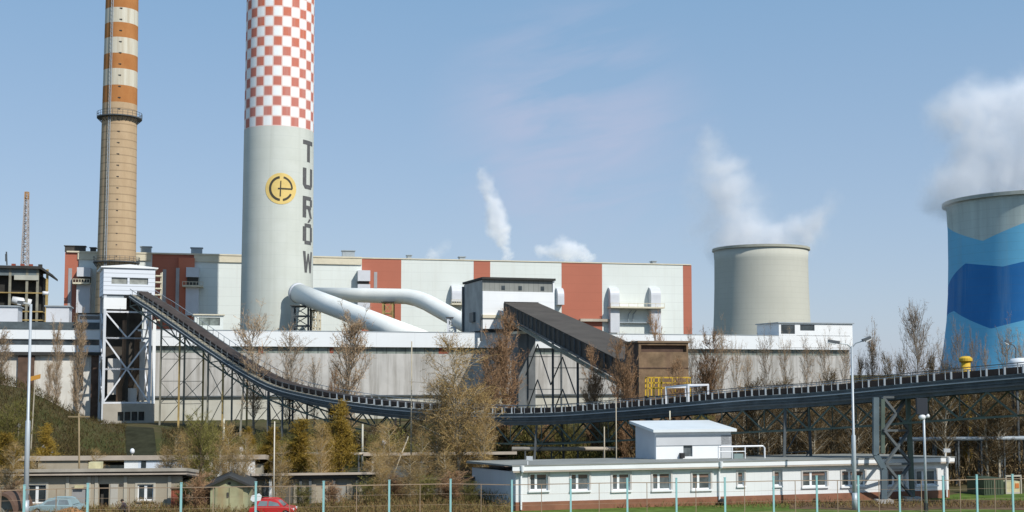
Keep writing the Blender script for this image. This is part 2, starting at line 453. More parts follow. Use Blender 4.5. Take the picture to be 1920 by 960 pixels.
fh.box(mb, ua, fh.u(678, 490), bt, bt+.35, -46, .5); fh.box(mb, fh.u(678, 490), ub, bt, bt+.25, -46, .2); mb.build('roof', cream, bh)
mb = MB(); fh.box(mb, fh.u(146, 480), fh.u(284, 480), bt-1.6, bt, .004, .35); fh.box(mb, fh.u(364, 480), fh.u(678, 480), bt-1.6, bt, .004, .35); mb.build('cornice', cream, bh)
mb = MB(); fh.box(mb, ua, ua+.5, GB, bt, -46, -1.5); fh.box(mb, ub-.5, ub, GB, bt, -46, -1.5); fh.box(mb, ua, ub, GB, bt, -46.5, -46); mb.build('end_wall', white_clad, bh)
for px, y0, y1 in ((131, 503, 600), (308, 505, 585), (333, 503, 585), (704, 510, 540)):
    mb = MB(); a = fh.u(px, 540); fh.box(mb, a-.4, a+.4, fh.z(px, y1), fh.z(px, y0), .0, 1. if px == 333 else .1); mb.build('slit_window', M('slit_glass', (.33, .33, .34), .3), bh)
def duct(x0, x1, y0, y1, out, y2=None, y3=None, plat=None, curved=False):
    a, b = fh.u(x0, 560), fh.u(x1, 560)
    mb = MB()
    if curved:
        zt_ = fh.z(x0, y0); zb_ = fh.z(x0, y1); r = out
        pts = [fh.pt(a, .04, zb_), fh.pt(a, out, zb_)]+[fh.pt(a, out*math.cos(q), zt_-r+r*math.sin(q)) for q in [i*math.pi/12 for i in range(7)]]
        pts[-1] = fh.pt(a, .04, zt_)
        mb.prism(pts, fh.pt(b, 0, 0)-fh.pt(a, 0, 0))
    else: fh.box(mb, a, b, fh.z(x0, y1), fh.z(x0, y0), .04, out)
    p = mb.build('air_duct', grey_duct, bh)
    if y2:
        mb = MB(); fh.box(mb, a, b, fh.z(x0, y3), fh.z(x0, y2), .04, out); mb.build('lower_section', grey_duct, p)
        mb = MB(); fh.box(mb, a+.2, b-.2, fh.z(x0, y2), fh.z(x0, y1), .04, out*.75); mb.build('intake', dark_gap, p)
    if plat:
        for (q0, q1, yy) in plat:
            mb = MB(); fh.box(mb, fh.u(q0, 560), fh.u(q1, 560), fh.z(q0, yy+1.5), fh.z(q0, yy-1.5), .04, out+1.2)
            fh.box(mb, fh.u(q0, 560), fh.u(q1, 560), fh.z(q0, yy-8), fh.z(q0, yy-7), out+1.1, out+1.2)
            for i in range(7):
                uu = fh.u(q0, 560)+(fh.u(q1, 560)-fh.u(q0, 560))*i/6
                fh.box(mb, uu-.05, uu+.05, fh.z(q0, yy), fh.z(q0, yy-8), out+1.1, out+1.2)
            mb.build('platform', cream, p)
duct(146, 171, 503, 520, 3, 533, 588, [(140, 171, 533)])
duct(349, 373, 503, 521, 3, 538, 592, [(343, 381, 538)])
duct(669, 692, 508, 528, 2.4, 534, 600)
duct(845, 866, 535, 566, 2.1, None, None, [(843, 869, 571)], True)
duct(1042, 1054, 540, 572, 2.1, None, None, None, True)
duct(1140, 1157, 539, 624, 2.1, None, None, [(1138, 1238, 577)], True)
duct(1216, 1234, 539, 624, 2.1, None, None, None, True)
for px, wd, hh in ((138, 4.5, 1.3), (172, 1.2, 1.0), (272, 2.4, 1.5), (368, 2.6, 1.5), (655, 3, 1.6), (770, 1, .8), (870, 1.4, .7), (1232, 1, .6)):
    mb = MB(); a = fh.u(px, 480); fh.box(mb, a-wd/2, a+wd/2, bt+.35, bt+.35+hh, -4, -2); fh.box(mb, a-wd/2-.2, a+wd/2+.2, bt+.35+hh, bt+.55+hh, -4.2, -1.8)
    mb.build('roof_vent', steel_grey if px > 200 else dark_gap, bh)
mb = MB()
fh.box(mb, fh.u(1086, 600), fh.u(1145, 600), fh.z(1100, 603), fh.z(1100, 598), .2, 1.2)
mb.build('pipe_bridge', pipe_beige, bh)
mb = MB()
for k in (0, 1):
    a = fh.u(1176+k*9, 590); mb.tube([fh.pt(a, .5, fh.z(1180, 603)), fh.pt(a, .9, fh.z(1180, 590)), fh.pt(a+1, .5, fh.z(1180, 582))], .15, 6)
fh.box(mb, fh.u(1158, 600), fh.u(1214, 600), fh.z(1180, 606), fh.z(1180, 604), .1, .9)
mb.build('service_pipe', steel_grey, bh)

# ------------------------------------------------------------------ chimneys
def facing(x, y): return math.atan2(-x, y)     # z rotation that turns local -Y towards the camera
def rot_lathe_thing(root, prof, n, name, mat, smooth=True):
    mb = MB(); mb.lathe(prof, n, root.location); return mb.build(name, mat, root, smooth)

# --- checkered chimney
CD = 260.0; cpos = P(517.6, 700, CD); crot = facing(cpos.x, cpos.y)
ck = thing('checkered_chimney', 'grey chimney with red and white checks, round emblem and vertical lettering', 'chimney', (cpos.x, cpos.y, GB))
Rb = 7.35; zc = P(520, 236, CD-7).z
def rad(z): return 7.6-(.44)*(z-10)/88
m = bpy.data.materials.new('checkered_paint'); t, bs, new, link = nodes(m)
tcn = new('ShaderNodeTexCoord'); sx = new('ShaderNodeSeparateXYZ'); link(tcn.outputs['Object'], sx.inputs[0])
ang = mathn(t, 'ARCTAN2', sx.outputs[0], mathn(t, 'MULTIPLY', sx.outputs[1], -1))
ang = mathn(t, 'SUBTRACT', ang, crot)          # object has no rotation, so turn the pattern to the same face
# (angle grows to the right as seen from the road)
au = mathn(t, 'MULTIPLY', mathn(t, 'ADD', ang, .07+math.pi*6), 24/(2*math.pi))
au = mathn(t, 'ADD', au, .5)
zv = mathn(t, 'DIVIDE', mathn(t, 'SUBTRACT', sx.outputs[2], zc-GB), 2.12)
par = mathn(t, 'ADD', mathn(t, 'FLOOR', au), mathn(t, 'FLOOR', mathn(t, 'ADD', zv, 1000)))
par = mathn(t, 'MODULO', par, 2)
fa = mathn(t, 'MINIMUM', mathn(t, 'PINGPONG', au, .5), mathn(t, 'PINGPONG', mathn(t, 'ADD', zv, 1000), .5))
edge = mathn(t, 'LESS_THAN', fa, .075)
nn = noise(t, .35); 
redc = mixc(t, ramp01(t, sx.outputs[2], zc+3, zc+22), (.50, .17, .13), (.56, .145, .07))
redc = mixc(t, ramp01(t, nn, .35, .7), redc, (.50, .18, .14))
cc = mixc(t, mathn(t, 'GREATER_THAN', par, .5), redc, (.80, .83, .83))
cc = mixc(t, mathn(t, 'MULTIPLY', edge, .8), cc, (.76, .60, .55))
grey = mixc(t, ramp01(t, noise(t, .25, (1, 1, 1.5)), .3, .7), (.53, .555, .50), (.57, .595, .545))
grey = mixc(t, mathn(t, 'MULTIPLY', mathn(t, 'LESS_THAN', mathn(t, 'PINGPONG', sx.outputs[2], 1.25), .06), .5), grey, (.48, .51, .47))
grey = mixc(t, mathn(t, 'MULTIPLY', ramp01(t, noise(t, 1., (.9, .9, .025), 5), .5, .78), .35), grey, (.40, .41, .36))
cc = mixc(t, mathn(t, 'MULTIPLY', ramp01(t, noise(t, 1., (1.2, 1.2, .05), 5), .52, .8), .28), cc, (.56, .52, .48))
cc = mixc(t, mathn(t, 'GREATER_THAN', zv, 0), grey, cc)
link(cc, bs.inputs['Base Color']); bs.inputs['Roughness'].default_value = .7; bs.inputs['Specular IOR Level'].default_value = .3
ZT = 118
rot_lathe_thing(ck, [(rad(z), z-GB) for z in range(2, ZT+1, 4)]+[(rad(ZT)-.5, ZT-GB), (rad(ZT)-.5, ZT-8-GB)], 96, 'shaft', m)
def cyl(phi, z, off):                           # phi 0 towards the camera, positive to the right
    a = crot-math.pi/2+phi
    r = rad(z)+off
    return Vector((cpos.x+r*math.cos(a), cpos.y+r*math.sin(a), z))
def phi_at(px, z):
    """angle on the shaft seen at column px"""
    best = min((abs((lambda q: 960+F*q.x/((q.y)*cs+(q.z-H)*sn))(cyl(p/200, z, 0))-px), p/200) for p in range(-310, 311))
    return best[1]
def wrap_poly(mb, quads, phi0, z0, wphi, hz, off=.05, seg=6):
    for q in quads:                            # q: 4 corner (u,v), subdivided so that it follows the shaft
        A, B, C, D = [Vector((*p, 0)) for p in q]
        for i in range(seg):
            s0, s1 = i/seg, (i+1)/seg
            pts = [A.lerp(B, s0), A.lerp(B, s1), D.lerp(C, s1), D.lerp(C, s0)]
            mb.quad(*[cyl(phi0+p.x*wphi, z0+p.y*hz, off) for p in pts])
def rect(u0, v0, u1, v1): return [(u0, v0), (u1, v0), (u1, v1), (u0, v1)]
ring = lambda n, ro, ri, cx, cy, a0, a1, sq=1: [[(cx+ro*math.cos(a)*sq, cy+ro*math.sin(a)) for a in (a0+(a1-a0)*i/n, a0+(a1-a0)*(i+1)/n)]+[(cx+ri*math.cos(a)*sq, cy+ri*math.sin(a)) for a in (a0+(a1-a0)*(i+1)/n, a0+(a1-a0)*i/n)] for i in range(n)]
LET = {'T': [rect(0, .8, 1, 1), rect(.36, 0, .66, .8)],
       'U': [rect(0, .2, .3, 1), rect(.7, .2, 1, 1), rect(.18, 0, .82, .2), [(0, .2), (.18, 0), (.3, .2), (.3, .21)], [(1, .2), (.82, 0), (.7, .2), (.7, .21)]],
       'R': [rect(0, 0, .3, 1), rect(.3, .82, .85, 1), rect(.7, .55, 1, .88), rect(.3, .4, .85, .57), [(.45, .4), (.75, .4), (1, 0), (.7, 0)]],
       'O': [rect(0, .15, .3, .85), rect(.7, .15, 1, .85), rect(.15, 0, .85, .18), rect(.15, .82, .85, 1), [(.4, 1.06), (.6, 1.06), (.85, 1.24), (.6, 1.24)]],
       'W': [[(0, 1), (.22, 1), (.36, 0), (.16, 0)], [(.16, 0), (.36, 0), (.58, .9), (.42, .9)], [(.42, .9), (.58, .9), (.84, 0), (.64, 0)], [(.64, 0), (.84, 0), (1, 1), (.78, 1)]]}
mb = MB()
for ch, y0, y1 in (('T', 263, 303), ('U', 315, 354), ('R', 368, 408), ('O', 419, 458), ('W', 471, 511)):
    z0, z1 = P(577, y1, CD-3.5).z, P(577, y0, CD-3.5).z; zm = (z0+z1)/2
    p0 = phi_at(568 if ch == 'T' else 567.5, zm)
    wrap_poly(mb, LET[ch], p0, z0, .49, z1-z0)
mb.build('lettering', M('dark_lettering', (.10, .10, .10), .7, .2, 2.), ck, label='dark capital letters reading TURÓW, one below the other')
pe = phi_at(527, P(527, 353, CD-7).z); ze = P(527, 353.5, CD-7.2).z; re = 3.28
mb = MB(); n = 40
for k in range(5):
    r0, r1 = re*k/5, re*(k+1)/5
    for i in range(n):
        a0, a1 = 2*math.pi*i/n, 2*math.pi*(i+1)/n
        mb.quad(*[cyl(pe+r*math.cos(a)/7.5, ze+r*math.sin(a), .06) for r, a in ((r0, a0), (r1, a0), (r1, a1), (r0, a1))])
emb = mb.build('emblem', M('gold_disc', (.68, .50, .17), .6, .08, .7), ck, label='round gold emblem with a dark letter e crossed by a plus')
mb = MB()
E = ring(20, .80, .65, 0, 0, R(98), R(264), .95)+ring(10, .80, .68, 0, 0, R(2), R(78), .95)+ring(8, .80, .66, 0, 0, R(-80), R(-26), .95)
wrap_poly(mb, E, pe, ze, re/7.5, re, .10, 1)
mb.build('letter_e', M('emblem_black', (.05, .045, .03), .7), emb)
mb = MB()
wrap_poly(mb, [rect(-.2, -.045, .72, .045), [(-.09, -.5), (-.01, -.5), (.01, .5), (-.05, .5)]], pe, ze, re/7.5, re, .13, 6)
mb.build('crossbar', MATS['emblem_black'], emb)

# --- flue ducts from the chimney
def duct_pipe(pts, r, n=28): mb = MB(); mb.tube(pts, r, n); return mb
white_pipe = M('white_pipe', (.80, .81, .77), .45, .04, .3, .08, (.5, .46, .38), spec=.5)
fl = thing('flue_duct', 'thick white flue pipe sloping down from the checkered chimney to the hall roof', 'pipe', P(700, 622, 222))
a = P(560, 550, CD-8.3); b = P(797, 640, 214)
mb = duct_pipe([a, a.lerp(b, .3), a.lerp(b, .6), b], [1.98, 1.95, 1.9, 1.8]); mb.build('pipe', white_pipe, fl, True)
dd = (b-a).normalized()
mb = MB(); mb.tube([a-dd*.6, a+dd*.1], 2.1, 28); mb.build('collar', grey_duct, fl, True)
fl2 = thing('flue_duct', 'white flue pipe running level behind the sloping one before bending down', 'pipe', P(800, 622, 240))
pts = [P(590, 552, 275), P(690, 554, 268), P(762, 556, 262), P(782, 560, 260), P(800, 567, 257), P(880, 611, 244), P(930, 640, 238)]
mb = duct_pipe(pts, [1.55, 1.6, 1.65, 1.7, 1.75, 1.78, 1.78], 24); mb.build('pipe', white_pipe, fl2, True)
def frame_support(name, label, x0, x1, yt, yb, d, mat, nlev=2):
    o = thing(name, label, 'steel frame', P((x0+x1)/2, yb, d))
    pts = [(P(x0, yt, d), P(x0, yb, d)), (P(x1, yt, d), P(x1, yb, d))]; off = Vector((0, 3, 0))
    for t_, b_ in pts:
        mb = MB(); mb.bar(t_, b_, .35); mb.build('leg', mat, o); mb = MB(); mb.bar(t_+off, b_+off, .35); mb.build('leg', mat, o)
    mb = MB()
    for k in range(nlev+1):
        q0 = pts[0][0].lerp(pts[0][1], k/nlev*.95); q1 = pts[1][0].lerp(pts[1][1], k/nlev*.95)
        mb.bar(q0, q1, .25); mb.bar(q0+off, q1+off, .25); mb.bar(q0, q0+off, .25); mb.bar(q1, q1+off, .25)
        if k < nlev:
            r0 = pts[0][0].lerp(pts[0][1], (k+1)/nlev*.95); r1 = pts[1][0].lerp(pts[1][1], (k+1)/nlev*.95)
            mb.bar(q0, r1, .16); mb.bar(q1, r0, .16)
    mb.build('bracing', mat, o)
    mb = MB(); q = pts[0][0]; mb.obox(q+Vector((-.4, -.4, 0)), (pts[1][0]-q).to_3d()+Vector((.8, 0, 0)), (0, 3.8, 0), (0, 0, .15)); mb.build('platform', dark_gap, o)
    return o
frame_support('duct_support', 'dark steel frame carrying the sloping flue at the chimney', 548, 578, 574, 632, 247, steel_dark, 3)
frame_support('duct_support', 'pale steel frame standing right of the chimney below the flues', 584, 596, 582, 632, 250, cream, 3)
frame_support('duct_support', 'rusty yellow trestle carrying the level flue before its bend', 718, 736, 567, 630, 262, rust_yellow, 3)
frame_support('duct_support', 'white trestle below the lower end of the bent flue', 840, 853, 596, 634, 246, steel_white, 2)

# --- striped chimney
SD = 280.0; spos = P(214, 700, SD)
sc_ = thing('striped_chimney', 'tall old tan chimney with orange and white bands at the top', 'chimney', (spos.x, spos.y, GB))
def zs(py): return P(218, py, SD-4).z
sp = [(4.55, 0), (4.5, zs(600)-GB), (4.25, zs(480)-GB), (3.88, zs(215)-GB), (3.65, zs(0)-GB), (3.35, 118-GB), (3.0, 118-GB), (3.0, 112-GB)]
m = bpy.data.materials.new('striped_masonry'); t, bs, new, link = nodes(m)
tcn = new('ShaderNodeTexCoord'); sx = new('ShaderNodeSeparateXYZ'); link(tcn.outputs['Object'], sx.inputs[0])
n0 = noise(t, .5, (1, 1, .5)); tan = mixc(t, ramp01(t, n0, .3, .7), (.42, .305, .19), (.50, .375, .24))
sk = noise(t, 1., (1.3, 1.3, .05), 5)
tan = mixc(t, mathn(t, 'MULTIPLY', ramp01(t, sk, .5, .8), .35), tan, (.32, .23, .14))
seam = mathn(t, 'LESS_THAN', mathn(t, 'PINGPONG', sx.outputs[2], .9), .13)
tan = mixc(t, mathn(t, 'MULTIPLY', seam, .65), tan, (.26, .19, .12))
br = mixc(t, ramp01(t, n0, .3, .7), (.36, .15, .05), (.43, .195, .07)); wh_ = mixc(t, ramp01(t, sk, .4, .75), (.60, .58, .49), (.42, .36, .26))
bands = [190, 158, 127, 98, 68, 40, 12, -16, -44, -72, -100]
c = tan
for i, y in enumerate(bands):
    c = mixc(t, mathn(t, 'GREATER_THAN', sx.outputs[2], zs(y)-GB), c, br if i % 2 == 0 else wh_)
link(c, bs.inputs['Base Color']); bs.inputs['Roughness'].default_value = .9; bs.inputs['Specular IOR Level'].default_value = .15
rot_lathe_thing(sc_, sp, 64, 'shaft', m)
for yy, ro in ((215, 5.0), (489, 5.1)):
    z = zs(yy)-GB; rr = 3.8 if yy == 215 else 4.2
    mb = MB(); mb.lathe([(rr-.1, z-.18), (ro, z-.18), (ro, z+.05), (rr-.1, z+.05)], 48, sc_.location); gl = mb.build('gallery', steel_dark, sc_)
    mb = MB(); mb.lathe([(ro-.05, z+1.1), (ro+.02, z+1.1), (ro+.02, z+1.17), (ro-.05, z+1.17), (ro-.05, z+1.1)], 48, sc_.location)
    mb.lathe([(ro-.05, z+.55), (ro+.02, z+.55), (ro+.02, z+.6), (ro-.05, z+.6), (ro-.05, z+.55)], 48, sc_.location)
    for i in range(28):
        a = 2*math.pi*i/28; q = sc_.location+Vector((ro*math.cos(a), ro*math.sin(a), z)); mb.bar(q, q+Vector((0, 0, 1.15)), .07)
        q0 = sc_.location+Vector((rr*math.cos(a), rr*math.sin(a), z-1.3)); mb.bar(q0, q-Vector((0, 0, .15)), .1)
    mb.build('railing', steel_dark, gl)
sa = math.atan2(-spos.y, -spos.x)
mb = MB()
for s_ in (-.25, .25):
    mb.tube([Vector((spos.x+(r+.35)*math.cos(sa-.55+s_/5), spos.y+(r+.35)*math.sin(sa-.55+s_/5), GB+z)) for r, z in sp[:6]], .09, 5)
for k in range(120):
    z = 10+k*.95
    r = 4.45-.95*z/116+.35
    mb.bar(Vector((spos.x+r*math.cos(sa-.6), spos.y+r*math.sin(sa-.6), GB+z)), Vector((spos.x+r*math.cos(sa-.5), spos.y+r*math.sin(sa-.5), GB+z)), .1)
mb.build('ladder', steel_grey, sc_)
for k in range(34):
    z = 24+k*2.6; r = 4.45-.95*z/116; mb = MB()
    q = Vector((spos.x+(r-.02)*math.cos(sa-.05), spos.y+(r-.02)*math.sin(sa-.05), GB+z)); mb.obox(q-Vector((.3, .1, .1)), (.6, 0, 0), (0, .3, 0), (0, 0, .2)); mb.build('band_clamp', dark_gap, sc_)

# ------------------------------------------------------------------ cooling towers
def tower(name, label, axis_px, d, prof_px, mat, rim_px, rimm):
    c = P(axis_px, 700, d); o = thing(name, label, 'cooling tower', (c.x, c.y, 0))
    prof = []
    for y, rp in prof_px: prof.append((rp/F*d, P(axis_px, y, d).z))
    prof = sorted(prof, key=lambda q: q[1])
    inner = [(r-.6, z) for r, z in reversed(prof) if z > prof[-1][1]-14]
    mb = MB(); mb.lathe(prof+inner, 96, (c.x, c.y, 0)); mb.build('shell', mat, o, True)
    rz = prof[-1][1]; rr = rim_px/F*d
    mb = MB(); mb.lathe([(prof[-1][0]-.1, rz-.9), (rr, rz-.75), (rr, rz+.35), (rr-1.6, rz+.35), (rr-1.6, rz-.2)], 96, (c.x, c.y, 0)); mb.build('rim', rimm, o)
    mb = MB(); r0 = prof[0][0]
    for i in range(40):
        a, b = 2*math.pi*i/40, 2*math.pi*(i+.5)/40
        top = Vector((c.x+r0*math.cos(b), c.y+r0*math.sin(b), prof[0][1]+.2))
        for q in (a, a+2*math.pi/40): mb.bar(Vector((c.x+(r0+2)*math.cos(q), c.y+(r0+2)*math.sin(q), 2.2)), top, .7)
    mb.build('strut_ring', concrete_wall, o)
    return o, c
tw_conc = M('tower_concrete', (.48, .48, .42), .9, .05, .06, .25, (.38, .37, .29), lines=(2, 2.4, .2), linek=.93)
rim_grey = M('tower_rim', (.36, .36, .30), .9, .1)
tower('cooling_tower', 'plain beige grey concrete cooling tower steaming beside the red and white hall', 1429.5, 560, [(468, 88), (490, 86.5), (540, 87), (590, 88.5), (640, 91), (680, 95), (710, 99)], tw_conc, 90.5, rim_grey)
BD = 388.0
m = bpy.data.materials.new('blue_wave_paint'); t, bs, new, link = nodes(m)
bc = P(1938, 700, BD); brot = facing(bc.x, bc.y)
tcn = new('ShaderNodeTexCoord'); sx = new('ShaderNodeSeparateXYZ'); link(tcn.outputs['Object'], sx.inputs[0])
ang = mathn(t, 'SUBTRACT', mathn(t, 'ARCTAN2', sx.outputs[0], mathn(t, 'MULTIPLY', sx.outputs[1], -1)), brot)
an = mathn(t, 'FRACT', mathn(t, 'ADD', mathn(t, 'DIVIDE', ang, 2*math.pi), 1.5))
def bphi(px): return math.asin(max(-1, min(1, (px-1938)/148)))
def boundary(pts):
    fc = new('ShaderNodeFloatCurve'); cu = fc.mapping.curves[0]
    full = []
    for px, y in pts:
        p = bphi(px); zz = P(px, y, BD-25*math.cos(p)).z; full.append((p, zz))
    per = full[-1][0]-full[0][0]
    allp = []
    k = -6
    while k < 7:
        for p, zz in full[:-1]:
            q = (p+k*per)/(2*math.pi)+.5
            if 0 <= q <= 1: allp.append((q, zz/80))
        k += 1
    allp = sorted(allp)
    while len(cu.points) < len(allp): cu.points.new(.5, .5)
    for pt_, (a_, b_) in zip(cu.points, allp): pt_.location = (a_, b_); pt_.handle_type = 'VECTOR'
    fc.mapping.use_clip = False; fc.mapping.update()
    link(an, fc.inputs[1])
    return mathn(t, 'MULTIPLY', fc.outputs[0], 80)
zc_ = sx.outputs[2]
b1 = boundary([(1790, 414), (1858, 447), (1925, 417), (1990, 447)])
b2 = boundary([(1787, 545), (1826, 489), (1892, 497), (1930, 488), (1990, 500)])
b3 = boundary([(1784, 592), (1806, 580), (1872, 615), (1940, 596), (1990, 592)])
nb = noise(t, .12, (1, 1, 1)); 
lb = mixc(t, ramp01(t, nb, .3, .7), (.13, .43, .66), (.155, .48, .71)); db = mixc(t, ramp01(t, nb, .3, .7), (.018, .15, .40), (.024, .175, .45))
skb = noise(t, 1., (.5, .5, .03), 4)
gc = mixc(t, ramp01(t, skb, .4, .75), (.47, .56, .54), (.37, .44, .43))
c = mixc(t, mathn(t, 'GREATER_THAN', zc_, b3), lb, db)
c = mixc(t, mathn(t, 'GREATER_THAN', zc_, b2), c, lb)
c = mixc(t, mathn(t, 'GREATER_THAN', zc_, b1), c, gc)
c = mixc(t, mathn(t, 'MULTIPLY', ramp01(t, noise(t, 1., (.35, .35, .02), 5), .5, .8), .25), c, (.30, .40, .45))
c = mixc(t, mathn(t, 'MULTIPLY', mathn(t, 'LESS_THAN', mathn(t, 'PINGPONG', sx.outputs[2], 1.3), .1), .12), c, (.1, .14, .16))
link(c, bs.inputs['Base Color']); bs.inputs['Roughness'].default_value = .75; bs.inputs['Specular IOR Level'].default_value = .3
tower('cooling_tower', 'cooling tower painted in blue waves at the photo edge', 1938, BD, [(379, 150), (392, 147), (430, 145.5), (490, 146), (550, 148), (600, 151.5), (650, 158), (690, 165), (720, 172)], m, 155, M('tower_rim_grey', (.34, .37, .34), .9, .1))

# ------------------------------------------------------------------ steam
def plume(label, blobs, d, dens, amp, nscale, chain=False):
    anis = 0
    if chain:
        nb = []
        for A, B in zip(blobs, blobs[1:]):
            A, B = (list(A)+[1])[:4], (list(B)+[1])[:4]
            nb += [tuple(a+(b-a)*k/3 for a, b in zip(A, B)) for k in range(3)]
        blobs = nb+[blobs[-1]]
    base = P(blobs[0][0], blobs[0][1], d)
    cen = []
    for bl_ in blobs:
        px, py, rp = bl_[:3]; q = P(px, py, d); cen.append((q-base, rp/F*d*(1.0 if chain else 1.22)))
    mt = bpy.data.materials.new('steam'); mt.use_nodes = True; t = mt.node_tree; t.nodes.clear()
    out = t.nodes.new('ShaderNodeOutputMaterial'); pv = t.nodes.new('ShaderNodeVolumePrincipled')
    pv.inputs['Color'].default_value = (.97, .98, 1, 1); pv.inputs['Anisotropy'].default_value = anis
    tc = t.nodes.new('ShaderNodeTexCoord')
    nz = t.nodes.new('ShaderNodeTexNoise'); nz.inputs['Scale'].default_value = nscale; nz.inputs['Detail'].default_value = 4; nz.inputs['Roughness'].default_value = .6
    t.links.new(tc.outputs['Object'], nz.inputs['Vector'])
    vm = t.nodes.new('ShaderNodeVectorMath'); vm.operation = 'MULTIPLY_ADD'
    t.links.new(nz.outputs['Color'], vm.inputs[0]); vm.inputs[1].default_value = (2*amp,)*3; vm.inputs[2].default_value = (-amp,)*3
    va = t.nodes.new('ShaderNodeVectorMath'); va.operation = 'ADD'
    t.links.new(tc.outputs['Object'], va.inputs[0]); t.links.new(vm.outputs[0], va.inputs[1])
    cur = None
    for k, (c, r) in enumerate(cen):
        dn = t.nodes.new('ShaderNodeVectorMath'); dn.operation = 'DISTANCE'; dn.inputs[1].default_value = c
        t.links.new(va.outputs[0], dn.inputs[0])
        wgt = blobs[k][3] if len(blobs[k]) > 3 else 1
        v = mathn(t, 'MULTIPLY', mathn(t, 'SUBTRACT', 1, mathn(t, 'DIVIDE', dn.outputs['Value'], r)), wgt)
        cur = v if cur is None else mathn(t, 'SMOOTH_MAX', cur, v, .15)
    n2 = t.nodes.new('ShaderNodeTexNoise'); n2.inputs['Scale'].default_value = nscale*2.3; n2.inputs['Detail'].default_value = 5; n2.inputs['Roughness'].default_value = .65
    t.links.new(va.outputs[0], n2.inputs['Vector'])
    tex = ramp01(t, n2.outputs[0], .36, .62)
    body = mathn(t, 'POWER', ramp01(t, cur, -.03, .6), 1.5)
    dv = mathn(t, 'MULTIPLY', mathn(t, 'MULTIPLY', body, mathn(t, 'ADD', mathn(t, 'MULTIPLY', tex, .85), .15)), dens)
    t.links.new(dv, pv.inputs['Density']); t.links.new(pv.outputs[0], out.inputs['Volume'])
    mb = MB()
    for c, r in cen: mb.ball(base+c, r+amp*.75, 16, 10)
    o = mb.build('steam_plume', mt); tag(o, label, 'steam plume')
    # origin at the first blob so that object coordinates match
    sh = o.location-base; o.data.transform(__import__('mathutils').Matrix.Translation(sh)); o.location = base
    rm = o.modifiers.new('union', 'REMESH'); rm.mode = 'VOXEL'; rm.voxel_size = max(r for c, r in cen)/9
    return o
plume('white steam billowing up from the plain beige cooling tower', [(1395, 448, 62), (1455, 455, 45), (1375, 405, 55), (1358, 360, 50), (1348, 315, 42, .8), (1338, 280, 30, .6), (1315, 300, 25, .35), (1330, 420, 40, .4), (1500, 437, 42), (1535, 415, 38, .7), (1562, 388, 26, .4), (1300, 380, 34, .25), (1310, 340, 30, .3), (1420, 380, 36, .3)], 560, .17, 13.0, .04)
plume('big white steam cloud above the blue cooling tower', [(1905, 335, 88), (1815, 345, 66), (1772, 350, 48, .8), (1850, 290, 75), (1795, 215, 62, .9), (1850, 195, 62, .9), (1905, 200, 70, .9), (1960, 240, 100), (1765, 240, 38, .5), (1835, 245, 62), (1980, 330, 100)], BD, .21, 11.0, .05)
plume('thin wisp of steam rising beside the second narrow red stripe', [(951, 482, 12), (943, 460, 17), (934, 432, 24), (929, 402, 25), (920, 375, 19, .8), (913, 348, 16, .5), (907, 322, 14, .35)], 345, .8, 3.6, .18, True)
plume('low puff of steam behind the wide red stripe of the boiler house', [(1103, 484, 15), (1085, 474, 20), (1065, 468, 22), (1042, 470, 19), (1020, 474, 15, .6), (1058, 448, 14, .4)], 345, .8, 3.6, .18, True)
plume('faint steam puff over the roof right of the checkered chimney', [(812, 478, 14, .7), (825, 470, 12, .5), (836, 462, 12, .35)], 345, .5, 2.0, .3)

# ------------------------------------------------------------------ conveyor
def conv_d(px): return 123.1/(1+.0004174*(px-960)*.998)
prof = [(243, 561), (262, 574), (277, 583), (330, 620), (395, 666), (460, 709), (511, 737), (582, 758), (652, 772), (720, 781), (794, 788), (860, 794), (926, 797), (1040, 796), (1153, 789), (1280, 779), (1400, 769), (1500, 764), (1592, 757), (1680, 749), (1775, 741), (1917, 730), (2000, 723)]
raw = [P(px, py, conv_d(px)) for px, py in prof]
# resample evenly along plan length
dirc = Vector((raw[-1].x-raw[0].x, raw[-1].y-raw[0].y, 0)); Lc = dirc.length; dirc /= Lc
perp = Vector((-dirc.y, dirc.x, 0))            # away from the camera
if perp.y < 0: perp = -perp
ss = [(q-raw[0]).xy.dot(dirc.xy) for q in raw]
def cz(s):
    s = max(ss[0], min(ss[-1]-1e-4, s))
    for i in range(len(ss)-1):
        if ss[i] <= s <= ss[i+1]:
            # cubic (Catmull-Rom style) for a smooth sag
            i0, i3 = max(0, i-1), min(len(ss)-1, i+2); h = ss[i+1]-ss[i]; u_ = (s-ss[i])/h
            m0 = (raw[i+1].z-raw[i0].z)/(ss[i+1]-ss[i0])*h; m1 = (raw[i3].z-raw[i].z)/(ss[i3]-ss[i])*h
            return ((2*u_**3-3*u_**2+1)*raw[i].z+(u_**3-2*u_**2+u_)*m0+(-2*u_**3+3*u_**2)*raw[i+1].z+(u_**3-u_**2)*m1)
base0 = Vector((raw[0].x, raw[0].y, 0))
def cp(s, w_=0, dz=0): return base0+dirc*s+perp*w_+Vector((0, 0, cz(s)+dz))
Ltot = ss[-1]; WC = 4.0; GH = 1.15
NS = 80
cv = thing('belt_conveyor', 'long dark belt conveyor sagging from the white junction tower across the yard', 'conveyor', cp(Ltot*.5))
cv.location.z = 0
sl = [Ltot*i/NS for i in range(NS+1)]
def gk(s): return .62+.38*smooth(s, 20, 50)
